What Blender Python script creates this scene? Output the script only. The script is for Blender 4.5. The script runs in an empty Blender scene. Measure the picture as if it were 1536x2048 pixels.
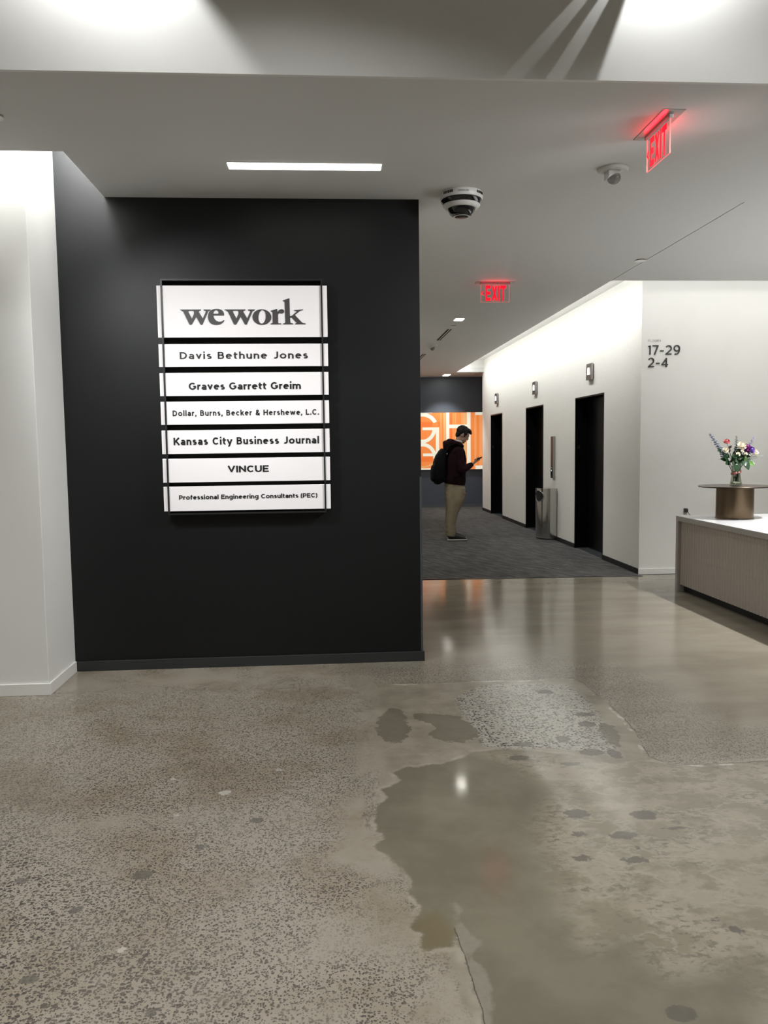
import bpy, bmesh, math, random
import numpy as np
from mathutils import Vector, Matrix, noise

# ------------------------------------------------------------------ camera, exposure, lights
sc = bpy.context.scene
COL = sc.collection
random.seed(7)
PI = math.pi
H = 3.0988                     # low ceiling
CAM_H = 1.48
F_PX, YAW, PITCH, ROLL = 1594.0, 3.852, -4.714, -0.742

def make_camera():
    cd = bpy.data.cameras.new('camera'); co = bpy.data.objects.new('camera', cd); COL.objects.link(co)
    cd.sensor_fit = 'VERTICAL'; cd.sensor_height = 24.0; cd.lens = F_PX / 2048 * 24.0
    cd.clip_start = 0.05; cd.clip_end = 100
    y, p, r = (math.radians(a) for a in (YAW, PITCH, ROLL))
    fw = Vector((math.sin(y) * math.cos(p), math.cos(y) * math.cos(p), math.sin(p)))
    rt = Vector((math.cos(y), -math.sin(y), 0)); up = rt.cross(fw)
    r2 = rt * math.cos(r) + up * math.sin(r); u2 = -rt * math.sin(r) + up * math.cos(r)
    m = Matrix((r2, u2, -fw)).transposed().to_4x4(); m.translation = (0, 0, CAM_H)
    co.matrix_world = m
    sc.camera = co
make_camera()

sc.view_settings.view_transform = 'Standard'
sc.view_settings.look = 'None'
sc.view_settings.gamma = 1.0
sc.view_settings.use_curve_mapping = False
sc.view_settings.exposure = 0.0
sc.cycles.use_denoising = True
sc.cycles.max_bounces = 10
sc.cycles.diffuse_bounces = 5
sc.cycles.glossy_bounces = 5
sc.cycles.transmission_bounces = 8
sc.cycles.caustics_reflective = False
sc.cycles.caustics_refractive = False
sc.cycles.sample_clamp_indirect = 6.0

w = bpy.data.worlds.new('world'); sc.world = w
w.use_nodes = True
w.node_tree.nodes['Background'].inputs[0].default_value = (0.9, 0.95, 1, 1)
w.node_tree.nodes['Background'].inputs[1].default_value = 0.0

WARM = (1.0, 0.985, 0.95)
NEUT = (0.985, 0.995, 1.0)

def area(name, loc, size, power, color=NEUT, direction=(0, 0, -1), spread=180):
    l = bpy.data.lights.new(name, 'AREA'); l.shape = 'RECTANGLE'
    l.size, l.size_y = size; l.energy = power; l.color = color; l.spread = math.radians(spread)
    o = bpy.data.objects.new(name, l); COL.objects.link(o); o.location = loc
    o.rotation_euler = Vector(direction).to_track_quat('-Z', 'Y').to_euler()
    return o

def spot(name, loc, target, power, angle, blend, color=NEUT, radius=0.02):
    l = bpy.data.lights.new(name, 'SPOT'); l.energy = power; l.spot_size = math.radians(angle)
    l.spot_blend = blend; l.color = color; l.shadow_soft_size = radius
    o = bpy.data.objects.new(name, l); COL.objects.link(o); o.location = loc
    o.rotation_euler = (Vector(target) - Vector(loc)).to_track_quat('-Z', 'Y').to_euler()
    return o

# plan of the place (metres; x along the directory wall, y down the corridor)
Y_SOFFIT, Y_SLOT, Y_PILLAR, Y_DARK = 3.637, 4.583, 4.874, 5.379
X_PILLAR, X_SLOT, X_DARK = -1.726, -1.412, 0.618
X_ELEV, Y_FLOORS, X_COVE, Y_COVE = 3.457, 8.696, 2.838, 7.943
Y_COVE_END, Y_ELEV_END, Y_ART = 17.727, 17.895, 19.01
DOOR_TOP = 2.1175
DOORS = [(9.885, 11.061), (12.741, 13.887), (15.812, 16.954)]
Z_LOBBY = 3.95

# cove strips (they lie on top of the ceiling edge, out of sight from below)
area('cove_lamp_elevators', (2.885, 13.05, 3.325), (9.2, 0.05), 52, NEUT, (0.36, 0, -0.93), 130)
area('cove_lamp_floors', (5.0, 8.0, 3.44), (4.1, 0.05), 5, WARM, (0, 0.30, -0.95), 115)
area('cove_lip_elevators', (2.875, 13.05, 3.19), (9.2, 0.04), 24, NEUT, (0.95, 0, 0.1))
area('cove_lip_floors', (5.0, 7.985, 3.19), (4.1, 0.04), 8, NEUT, (0, 0.95, 0.1))
area('cove_lamp_slot', (-3.2, 4.63, 3.70), (3.4, 0.05), 21, NEUT, (0, 0.40, -0.92))
area('cove_lamp_slot_end', (-1.57, 4.75, 3.70), (0.28, 0.05), 30, NEUT, (0, 0.75, -0.65))
# lobby ceiling lights behind and beside the camera
for lx in (-2.6, -0.2, 2.2):
    for ly in (0.6, 2.3):
        area('lobby_downlight', (lx, ly, Z_LOBBY - 0.03), (0.3, 0.3), 23, NEUT, (0, 0, -1), 134)
area('floors_wall_fill', (4.8, 6.0, H - 0.12), (1.6, 0.2), 9, WARM, (-0.1, 0.9, -0.45), 110)  # added unseen lamp that evens out the brightness of the floors wall
# wall washers that graze the bulkhead
spot('bulkhead_washer', (-0.86, 3.47, 3.83), (-1.09, 3.64, 3.1), 54, 118, 0.26, NEUT, 0.012)
spot('bulkhead_washer', (1.50, 3.47, 3.83), (2.05, 3.64, 3.1), 40, 114, 0.05, NEUT, 0.012)
for ang, pw in ((32.6, 48), (42.0, 36)):
    a = math.radians(ang)
    d = Vector((-math.sin(a), 0.0, -math.cos(a))) * 0.6 + Vector((0, 0.036, 0))
    o = Vector((1.50, 3.604, 3.83)); spot('bulkhead_washer_leak', o, o + d, pw, 6.0, 0.6, NEUT, 0.004)
# unseen fill lamps added either side of the directory to brighten its plates
for p, pw in (((-1.66, 3.74, H - 0.11), 7.2), ((2.40, 3.78, H - 0.11), 15.4)):
    area('sign_fill', p, (0.4, 0.15), pw, NEUT, (-0.55 - p[0], Y_DARK - p[1], 1.55 - p[2]), 70)
# lights over the reception desk and in the corridor
for p, pw in (((4.3, 6.3, 3.09), 36), ((4.3, 4.9, 3.09), 30)):
    spot('desk_downlight', p, (p[0], p[1], 0), pw * 17, 110, 1.0, NEUT, 0.05)

# ------------------------------------------------------------------ materials
def new_mat(name):
    m = bpy.data.materials.new(name); m.use_nodes = True
    nt = m.node_tree; b = nt.nodes['Principled BSDF']
    return m, nt, b

def N(nt, typ, **kw):
    n = nt.nodes.new(typ)
    for k, v in kw.items():
        if k.startswith('i_'):
            n.inputs[k[2:].replace('_', ' ')].default_value = v
        else:
            setattr(n, k, v)
    return n

def pbr(name, col, rough=0.5, metal=0.0, spec=0.5, bump=0.0, bscale=200.0, var=0.0, vscale=6.0, stretch=None, coat=0.0):
    m, nt, b = new_mat(name); L = nt.links
    b.inputs['Base Color'].default_value = (*col, 1)
    b.inputs['Roughness'].default_value = rough
    b.inputs['Metallic'].default_value = metal
    b.inputs['Specular IOR Level'].default_value = spec
    b.inputs['Coat Weight'].default_value = coat
    tc = N(nt, 'ShaderNodeTexCoord'); mp = N(nt, 'ShaderNodeMapping')
    L.new(tc.outputs['Object'], mp.inputs[0])
    if stretch: mp.inputs['Scale'].default_value = stretch
    if var:
        nz = N(nt, 'ShaderNodeTexNoise'); nz.inputs['Scale'].default_value = vscale; nz.inputs['Detail'].default_value = 5
        L.new(mp.outputs[0], nz.inputs[0])
        cr = N(nt, 'ShaderNodeValToRGB')
        cr.color_ramp.elements[0].position = 0.3; cr.color_ramp.elements[1].position = 0.7
        cr.color_ramp.elements[0].color = tuple(c * (1 - var) for c in col) + (1,)
        cr.color_ramp.elements[1].color = tuple(min(1, c * (1 + var)) for c in col) + (1,)
        L.new(nz.outputs[0], cr.inputs[0]); L.new(cr.outputs[0], b.inputs['Base Color'])
    if bump:
        nb = N(nt, 'ShaderNodeTexNoise'); nb.inputs['Scale'].default_value = bscale; nb.inputs['Detail'].default_value = 3
        L.new(mp.outputs[0], nb.inputs[0])
        bp = N(nt, 'ShaderNodeBump'); bp.inputs['Strength'].default_value = bump; bp.inputs['Distance'].default_value = 0.002
        L.new(nb.outputs[0], bp.inputs['Height']); L.new(bp.outputs[0], b.inputs['Normal'])
    return m

def emit(name, col, strength, base=None):
    m, nt, b = new_mat(name)
    b.inputs['Base Color'].default_value = (*(base or col), 1)
    b.inputs['Emission Color'].default_value = (*col, 1)
    b.inputs['Emission Strength'].default_value = strength
    b.inputs['Roughness'].default_value = 0.4
    return m

def glass(name, col=(1, 1, 1), rough=0.0, ior=1.45):
    m, nt, b = new_mat(name)
    b.inputs['Base Color'].default_value = (*col, 1); b.inputs['Transmission Weight'].default_value = 1
    b.inputs['Roughness'].default_value = rough; b.inputs['IOR'].default_value = ior
    return m

def math_node(nt, op, a, b=None, clamp=False):
    n = N(nt, 'ShaderNodeMath', operation=op); n.use_clamp = clamp
    for i, v in enumerate((a, b)):
        if v is None: continue
        if isinstance(v, (int, float)): n.inputs[i].default_value = v
        else: nt.links.new(v, n.inputs[i])
    return n.outputs[0]

def thin_glass(name, tint):
    m, nt, b = new_mat(name); L = nt.links; nt.nodes.remove(b)
    out = nt.nodes['Material Output']
    tr = N(nt, 'ShaderNodeBsdfTransparent'); tr.inputs[0].default_value = (*tint, 1)
    gl = N(nt, 'ShaderNodeBsdfGlossy'); gl.inputs['Roughness'].default_value = 0.03
    lw = N(nt, 'ShaderNodeLayerWeight'); fac = math_node(nt, 'ADD', math_node(nt, 'MULTIPLY', math_node(nt, 'POWER', lw.outputs['Facing'], 4.0), 0.55), 0.035)
    mx = N(nt, 'ShaderNodeMixShader'); L.new(fac, mx.inputs[0]); L.new(tr.outputs[0], mx.inputs[1]); L.new(gl.outputs[0], mx.inputs[2])
    L.new(mx.outputs[0], out.inputs[0])
    return m

M = {}
M['white'] = pbr('white_paint', (0.76, 0.755, 0.725), 0.6, bump=0.05, bscale=350, var=0.015, vscale=3)
M['wallcover'] = pbr('white_wallcovering', (0.74, 0.73, 0.68), 0.6, bump=0.12, bscale=260, stretch=(1, 1, 4), var=0.02, vscale=12)
M['ceiling'] = pbr('ceiling_paint', (0.65, 0.65, 0.635), 0.7, bump=0.05, bscale=300)
M['darkwall'] = pbr('charcoal_paint', (0.0030, 0.0036, 0.0042), 0.46, spec=0.36, bump=0.05, bscale=300, var=0.04, vscale=4)
M['slatewall'] = pbr('slate_paint', (0.072, 0.085, 0.108), 0.5, var=0.04, vscale=4)
M['darkbase'] = pbr('charcoal_baseboard', (0.022, 0.024, 0.025), 0.45)
M['slatebase'] = pbr('slate_baseboard', (0.10, 0.105, 0.115), 0.45)
M['blackbase'] = pbr('black_baseboard', (0.006, 0.006, 0.0065), 0.5)
M['whitebase'] = pbr('white_baseboard', (0.78, 0.77, 0.74), 0.4)
M['blackmetal'] = pbr('black_metal', (0.009, 0.0095, 0.010), 0.42, bump=0.02)
M['doorblack'] = pbr('black_door', (0.0022, 0.0022, 0.0022), 0.35, spec=0.18, var=0.1, vscale=2)
M['doortext'] = pbr('dark_grey_marking', (0.02, 0.02, 0.02), 0.5)
M['acrylic'] = pbr('white_acrylic', (0.86, 0.835, 0.84), 0.12, spec=0.5, coat=0.3)
M['lettergrey'] = pbr('grey_letter', (0.05, 0.047, 0.047), 0.5)
M['letterblack'] = pbr('black_letter', (0.008, 0.008, 0.009), 0.45)
M['lettersoft'] = pbr('soft_black_letter', (0.018, 0.016, 0.017), 0.45)
M['letterpale'] = pbr('pale_grey_letter', (0.36, 0.36, 0.33), 0.5)
M['plastic'] = pbr('white_plastic', (0.62, 0.62, 0.60), 0.4)
M['greyplastic'] = pbr('grey_plastic', (0.40, 0.40, 0.39), 0.4)
M['blackgloss'] = pbr('black_gloss', (0.004, 0.004, 0.0045), 0.08, spec=0.6)
M['lens'] = pbr('lens_brown', (0.035, 0.022, 0.02), 0.15)
M['chrome'] = pbr('chrome', (0.75, 0.75, 0.74), 0.15, 1.0)
M['steel'] = pbr('brushed_steel', (0.56, 0.55, 0.53), 0.12, 1.0, bump=0.04, bscale=60, stretch=(30, 30, 0.5))
M['platesteel'] = pbr('brushed_steel_plate', (0.42, 0.39, 0.37), 0.35, 1.0, bump=0.04, bscale=80, stretch=(1, 20, 1))
M['callplate'] = pbr('dark_brushed_steel', (0.10, 0.085, 0.078), 0.36, 1.0, bump=0.04, bscale=80)
M['bronze'] = pbr('bronze_metal', (0.165, 0.118, 0.074), 0.27, 1.0, bump=0.04, bscale=60, stretch=(20, 20, 0.6))
M['bronzetop'] = pbr('bronze_disc', (0.13, 0.095, 0.07), 0.30, 0.9)
M['bronzeedge'] = pbr('dark_bronze_edge', (0.035, 0.024, 0.018), 0.4, 0.8)
M['quartz'] = pbr('white_quartz', (0.90, 0.90, 0.91), 0.12, var=0.02, vscale=5)
M['tile'] = pbr('taupe_ribbed_tile', (0.43, 0.38, 0.335), 0.55, var=0.015, vscale=5)
M['quartzshade'] = pbr('shaded_quartz', (0.40, 0.375, 0.355), 0.4)  # white quartz with its shade put into the grey colour
M['kick'] = pbr('black_toe_kick', (0.004, 0.004, 0.004), 0.6)
M['led'] = emit('led_diffuser', (1.0, 0.98, 0.94), 6.0)
M['downled'] = emit('downlight_lens', (1.0, 0.97, 0.88), 22.0)
M['lantern'] = emit('lantern_glass', (1.0, 0.95, 0.92), 1.5)
M['whitedot'] = emit('lit_arrow', (0.85, 0.9, 1.0), 1.2)
M['exit'] = emit('exit_red', (1.0, 0.004, 0.02), 1.3)
M['exitedge'] = emit('exit_edge', (1.0, 0.16, 0.15), 0.9)
M['darkvoid'] = pbr('dark_slot', (0.006, 0.005, 0.005), 0.8)
M['skin'] = pbr('skin', (0.40, 0.235, 0.17), 0.5, var=0.06, vscale=25)
M['hair'] = pbr('dark_hair', (0.0025, 0.0022, 0.0022), 0.6, spec=0.25, bump=0.6, bscale=120, stretch=(1, 3, 1))
M['hoodie'] = pbr('maroon_fleece', (0.0125, 0.0028, 0.005), 0.9, spec=0.15, bump=0.3, bscale=90, var=0.15, vscale=14)
M['khaki'] = pbr('khaki_cotton', (0.25, 0.208, 0.14), 0.9, spec=0.2, bump=0.3, bscale=60, var=0.10, vscale=10)
M['eye'] = pbr('dark_eye', (0.05, 0.04, 0.035), 0.3)
M['tee'] = pbr('white_cotton', (0.75, 0.74, 0.72), 0.8)
M['pack'] = pbr('black_nylon', (0.0018, 0.0018, 0.0023), 0.75, spec=0.15, bump=0.2, bscale=150)
M['shoe'] = pbr('black_mesh', (0.012, 0.013, 0.014), 0.7, bump=0.3, bscale=200)
M['sole'] = pbr('white_rubber', (0.48, 0.465, 0.43), 0.6)
M['phone'] = pbr('phone_case', (0.02, 0.012, 0.014), 0.4)
M['screen'] = emit('phone_screen', (0.6, 0.65, 0.7), 0.25, (0.01, 0.01, 0.01))
M['plug'] = pbr('dark_grey_plastic', (0.03, 0.027, 0.024), 0.5)
M['cord'] = pbr('grey_cord', (0.16, 0.155, 0.14), 0.6)
M['glass'] = thin_glass('vase_glass', (0.80, 0.82, 0.77))
M['clear'] = thin_glass('clear_acrylic', (0.97, 0.97, 0.97))
M['strobelens'] = thin_glass('strobe_lens', (0.62, 0.62, 0.62))
M['water'] = glass('water', (0.80, 0.80, 0.70), 0.0, 1.33)
M['pebble'] = pbr('pale_pebble', (0.85, 0.83, 0.74), 0.5, var=0.3, vscale=60)
M['ribbon'] = pbr('pink_ribbon', (0.50, 0.20, 0.18), 0.5)
M['leaf'] = pbr('dark_leaf', (0.016, 0.05, 0.018), 0.35, var=0.35, vscale=40)
M['leaflight'] = pbr('bright_leaf', (0.10, 0.22, 0.03), 0.4, var=0.2, vscale=40)
M['leafpale'] = pbr('sage_leaf', (0.22, 0.29, 0.22), 0.5, var=0.2, vscale=40)
M['leafred'] = pbr('burgundy_leaf', (0.035, 0.010, 0.014), 0.4)
M['stem'] = pbr('green_stem', (0.05, 0.085, 0.035), 0.5)
M['rose_pink'] = pbr('pink_petal', (0.62, 0.20, 0.20), 0.6, var=0.15, vscale=50)
M['rose_white'] = pbr('ivory_petal', (0.86, 0.80, 0.66), 0.6, var=0.06, vscale=50)
M['magenta'] = pbr('magenta_petal', (0.24, 0.03, 0.20), 0.5, var=0.3, vscale=50)
M['purple'] = pbr('violet_petal', (0.22, 0.12, 0.46), 0.5, var=0.3, vscale=50)
M['blue'] = pbr('dusty_blue_petal', (0.20, 0.24, 0.33), 0.6, var=0.4, vscale=60)
M['lav'] = pbr('lavender_petal', (0.30, 0.26, 0.42), 0.6, var=0.3, vscale=60)
M['sage'] = pbr('grey_green_bud', (0.15, 0.17, 0.14), 0.6, var=0.3, vscale=60)
M['guard'] = pbr('grey_corner_guard', (0.055, 0.062, 0.066), 0.25, spec=0.5)

def mix_col(nt, fac, a, b):
    n = N(nt, 'ShaderNodeMix', data_type='RGBA')
    if isinstance(fac, (int, float)): n.inputs[0].default_value = fac
    else: nt.links.new(fac, n.inputs[0])
    for i, v in ((6, a), (7, b)):
        if isinstance(v, tuple): n.inputs[i].default_value = (*v, 1)
        else: nt.links.new(v, n.inputs[i])
    return n.outputs[2]

def smooth(nt, v, lo, hi):
    n = N(nt, 'ShaderNodeMapRange', interpolation_type='SMOOTHSTEP')
    nt.links.new(v, n.inputs[0]); n.inputs[1].default_value = lo; n.inputs[2].default_value = hi
    return n.outputs[0]

def concrete():
    m, nt, b = new_mat('polished_concrete'); L = nt.links
    tc = N(nt, 'ShaderNodeTexCoord'); P = tc.outputs['Object']
    def noi(scale, detail=3, rough=0.55, stretch=None, off=0):
        n = N(nt, 'ShaderNodeTexNoise'); n.inputs['Scale'].default_value = scale
        n.inputs['Detail'].default_value = detail; n.inputs['Roughness'].default_value = rough
        mp = N(nt, 'ShaderNodeMapping'); L.new(P, mp.inputs[0]); mp.inputs['Location'].default_value = (off, off * 0.7, 0)
        if stretch: mp.inputs['Scale'].default_value = stretch
        L.new(mp.outputs[0], n.inputs[0]); return n.outputs[0]
    def attr(nm):
        a = N(nt, 'ShaderNodeAttribute', attribute_name=nm); return a.outputs['Fac']
    wob = math_node(nt, 'ADD', math_node(nt, 'MULTIPLY', math_node(nt, 'SUBTRACT', noi(14, 4), 0.5), 0.05),
                    math_node(nt, 'MULTIPLY', math_node(nt, 'SUBTRACT', noi(70, 3), 0.5), 0.012))
    def mask(nm, soft=0.006):
        return smooth(nt, math_node(nt, 'ADD', attr(nm), wob), -soft, soft)
    sm, slab, agg = mask('smooth_sd', 0.007), mask('slab_sd', 0.012), mask('agg_sd', 0.03)
    blob, strip, yel, light = mask('blob_sd', 0.01), mask('strip_sd', 0.008), mask('yellow_sd', 0.03), mask('light_sd', 0.10)
    edge = attr('smooth_sd'); slabd = attr('slab_sd'); spk = attr('speckle')
    # aggregate: dark stones in a pale matrix, coarse and fine
    dist = N(nt, 'ShaderNodeTexNoise'); dist.inputs['Scale'].default_value = 55; dist.inputs['Detail'].default_value = 2
    L.new(P, dist.inputs[0])
    dv = N(nt, 'ShaderNodeVectorMath', operation='SCALE'); L.new(dist.outputs[1], dv.inputs[0]); dv.inputs[3].default_value = 0.016
    pv = N(nt, 'ShaderNodeVectorMath', operation='ADD'); L.new(P, pv.inputs[0]); L.new(dv.outputs[0], pv.inputs[1])
    def stones(scale, lo, hi, sx=1.0, sy=1.0):
        mp = N(nt, 'ShaderNodeMapping'); mp.inputs['Scale'].default_value = (sx, sy, 1); L.new(pv.outputs[0], mp.inputs[0])
        v = N(nt, 'ShaderNodeTexVoronoi', feature='F1'); v.inputs['Scale'].default_value = scale; L.new(mp.outputs[0], v.inputs[0])
        sep = N(nt, 'ShaderNodeSeparateColor'); L.new(v.outputs['Color'], sep.inputs[0])
        thr = math_node(nt, 'ADD', math_node(nt, 'MULTIPLY', sep.outputs[0], hi - lo), lo)
        d = math_node(nt, 'SUBTRACT', thr, v.outputs['Distance'])
        return smooth(nt, d, -0.04, 0.04), sep.outputs[1]
    big = noi(1.3, 3, 0.5); mid = noi(3.1, 4, 0.6, off=4)
    s1, c1 = stones(64, 0.05, 0.50, 0.9, 1.2)
    s2, c2 = stones(130, 0.16, 0.62)
    amt = smooth(nt, math_node(nt, 'ADD', math_node(nt, 'MULTIPLY', math_node(nt, 'SUBTRACT', mid, 0.5), 1.6), spk), 0.10, 0.60)
    coarse = math_node(nt, 'MULTIPLY', s1, smooth(nt, math_node(nt, 'ADD', math_node(nt, 'SUBTRACT', big, 0.5), attr('coarse')), 0.25, 0.75))
    fine = math_node(nt, 'MULTIPLY', s2, amt)
    dark = math_node(nt, 'MAXIMUM', coarse, math_node(nt, 'MULTIPLY', fine, 0.85))
    tint = mix_col(nt, smooth(nt, noi(2.2, 4, 0.6, off=9), 0.42, 0.66), (0.335, 0.298, 0.240), (0.255, 0.212, 0.150))
    tint = mix_col(nt, smooth(nt, noi(30, 5, 0.7), 0.35, 0.7), tint, mix_col(nt, 0.5, tint, (0.34, 0.31, 0.26)))
    stone = mix_col(nt, c2, (0.040, 0.034, 0.030), (0.085, 0.070, 0.057))
    base = mix_col(nt, dark, tint, stone)
    # far, nearly smooth floor
    far = mix_col(nt, smooth(nt, noi(1.6, 5, 0.6, (0.6, 1.6, 1)), 0.35, 0.68), (0.250, 0.223, 0.174), (0.320, 0.289, 0.231))
    base = mix_col(nt, attr('far'), base, mix_col(nt, math_node(nt, 'MULTIPLY', dark, math_node(nt, 'MULTIPLY', spk, 0.9)), far, stone))
    # slab around the patch
    slabc = mix_col(nt, smooth(nt, noi(5, 5, 0.65, off=2), 0.35, 0.65), (0.234, 0.207, 0.158), (0.312, 0.280, 0.221))
    base = mix_col(nt, math_node(nt, 'MULTIPLY', slab, smooth(nt, attr('slabw'), 0.0, 0.5)), base, slabc)
    s3, c3 = stones(68, 0.10, 0.57, 0.9, 1.3)
    aggc = mix_col(nt, math_node(nt, 'MULTIPLY', s3, 0.95), mix_col(nt, noi(20, 4), (0.33, 0.31, 0.265), (0.40, 0.38, 0.33)), (0.042, 0.037, 0.035))
    base = mix_col(nt, agg, base, aggc)
    # skim-coat patch: olive, turning paler and mottled to the right
    sk = mix_col(nt, smooth(nt, noi(2.6, 5, 0.6, off=3), 0.35, 0.7), (0.165, 0.150, 0.108), (0.215, 0.197, 0.145))
    mot = smooth(nt, noi(3.6, 7, 0.66, (1, 1.3, 1), 6), 0.44, 0.57)
    mot2 = math_node(nt, 'MULTIPLY', smooth(nt, noi(15, 5, 0.6, (1, 1.6, 1), 1), 0.56, 0.62), smooth(nt, noi(2.4, 2, 0.5, off=11), 0.42, 0.6))
    lt = mix_col(nt, mot, (0.330, 0.294, 0.229), (0.246, 0.218, 0.162))
    lt = mix_col(nt, math_node(nt, 'MULTIPLY', mot2, 0.6), lt, (0.18, 0.163, 0.125))
    vein = math_node(nt, 'SUBTRACT', 1, smooth(nt, math_node(nt, 'ABSOLUTE', math_node(nt, 'SUBTRACT', noi(3.0, 6, 0.62, (1, 1.4, 1), 21), 0.52)), 0.0, 0.03))
    lt = mix_col(nt, math_node(nt, 'MULTIPLY', vein, 0.6), lt, (0.37, 0.345, 0.28))
    fleck = math_node(nt, 'MULTIPLY', smooth(nt, noi(26, 5, 0.68, (1, 1.5, 1), 17), 0.50, 0.60), smooth(nt, noi(3.4, 4, 0.6, off=27), 0.46, 0.62))
    lt = mix_col(nt, math_node(nt, 'MULTIPLY', fleck, 0.85), lt, (0.175, 0.16, 0.122))
    sk = mix_col(nt, light, sk, lt)
    base = mix_col(nt, sm, base, sk)
    base = mix_col(nt, math_node(nt, 'MULTIPLY', yel, 0.6), base, (0.16, 0.122, 0.058))
    base = mix_col(nt, math_node(nt, 'MULTIPLY', strip, 0.8), base, mix_col(nt, noi(40, 5), (0.21, 0.195, 0.15), (0.31, 0.29, 0.24)))
    jag0 = math_node(nt, 'MULTIPLY', math_node(nt, 'SUBTRACT', noi(17, 5, 0.65, off=14), 0.5), 0.12)
    blob = smooth(nt, math_node(nt, 'ADD', attr('blob_sd'), jag0), -0.004, 0.004)
    base = mix_col(nt, math_node(nt, 'MULTIPLY', blob, 0.72), base, (0.125, 0.113, 0.08))
    jag = math_node(nt, 'MULTIPLY', math_node(nt, 'SUBTRACT', noi(34, 4, 0.65), 0.5), 0.045)
    def jmask(nm): return smooth(nt, math_node(nt, 'ADD', attr(nm), jag), -0.003, 0.003)
    base = mix_col(nt, math_node(nt, 'MULTIPLY', jmask('stain_sd'), 0.8), base, mix_col(nt, noi(25, 3), (0.095, 0.085, 0.074), (0.145, 0.132, 0.11)))
    base = mix_col(nt, jmask('chip_sd'), base, (0.46, 0.43, 0.37))
    # pale rim along the left of the skim coat, dark crack along the slab edge
    rimd = math_node(nt, 'ABSOLUTE', math_node(nt, 'ADD', math_node(nt, 'ADD', edge, wob), 0.012))
    rim = math_node(nt, 'MULTIPLY', math_node(nt, 'SUBTRACT', 1, smooth(nt, rimd, 0.0, 0.022)), smooth(nt, noi(9, 3, off=8), 0.38, 0.6))
    base = mix_col(nt, math_node(nt, 'MULTIPLY', rim, 0.55), base, (0.40, 0.365, 0.29))
    crk = math_node(nt, 'SUBTRACT', 1, smooth(nt, math_node(nt, 'ABSOLUTE', math_node(nt, 'ADD', math_node(nt, 'MULTIPLY', wob, 0.4), attr('slab_sd'))), 0.001, 0.0045))
    crk = math_node(nt, 'MULTIPLY', math_node(nt, 'MULTIPLY', crk, smooth(nt, noi(5, 3, off=31), 0.40, 0.55)), attr('slabm'))
    base = mix_col(nt, math_node(nt, 'MULTIPLY', crk, 0.8), base, (0.06, 0.05, 0.045))
    spl = math_node(nt, 'SUBTRACT', 1, smooth(nt, math_node(nt, 'ABSOLUTE', math_node(nt, 'ADD', math_node(nt, 'MULTIPLY', wob, 0.3), attr('split_sd'))), 0.0005, 0.003))
    base = mix_col(nt, math_node(nt, 'MULTIPLY', spl, 0.75), base, (0.05, 0.042, 0.038))
    crkl = math_node(nt, 'MULTIPLY', math_node(nt, 'SUBTRACT', 1, smooth(nt, math_node(nt, 'ABSOLUTE', math_node(nt, 'SUBTRACT', math_node(nt, 'ADD', attr('slab_sd'), wob), 0.016)), 0.004, 0.014)), smooth(nt, noi(7, 3, off=5), 0.5, 0.6))
    base = mix_col(nt, math_node(nt, 'MULTIPLY', math_node(nt, 'MULTIPLY', crkl, attr('slabm')), 0.8), base, (0.54, 0.51, 0.44))
    tone = N(nt, 'ShaderNodeMix', data_type='RGBA', blend_type='MULTIPLY'); tone.inputs[0].default_value = 1.0
    L.new(base, tone.inputs[6]); tone.inputs[7].default_value = (0.86, 0.85, 0.84, 1); base = tone.outputs[2]
    L.new(base, b.inputs['Base Color'])
    rr = N(nt, 'ShaderNodeMapRange'); L.new(noi(4, 4), rr.inputs[0]); rr.inputs[1].default_value = 0.3; rr.inputs[2].default_value = 0.7
    rr.inputs[3].default_value = 0.10; rr.inputs[4].default_value = 0.17
    matte = math_node(nt, 'MULTIPLY', math_node(nt, 'SUBTRACT', 1, attr('gloss')), 0.17)
    rough = math_node(nt, 'ADD', math_node(nt, 'ADD', rr.outputs[0], matte), math_node(nt, 'MULTIPLY', math_node(nt, 'MULTIPLY', dark, math_node(nt, 'SUBTRACT', 1, sm)), 0.07))
    rough = math_node(nt, 'MULTIPLY', rough, math_node(nt, 'SUBTRACT', 1, math_node(nt, 'MULTIPLY', sm, 0.45)))
    L.new(rough, b.inputs['Roughness']); b.inputs['Specular IOR Level'].default_value = 0.33
    bp = N(nt, 'ShaderNodeBump'); bp.inputs['Strength'].default_value = 0.035; bp.inputs['Distance'].default_value = 0.004
    hgt = math_node(nt, 'ADD', noi(9, 3), math_node(nt, 'MULTIPLY', noi(120, 2), 0.06))
    L.new(hgt, bp.inputs['Height']); L.new(bp.outputs[0], b.inputs['Normal'])
    return m
M['concrete'] = concrete()

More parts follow.
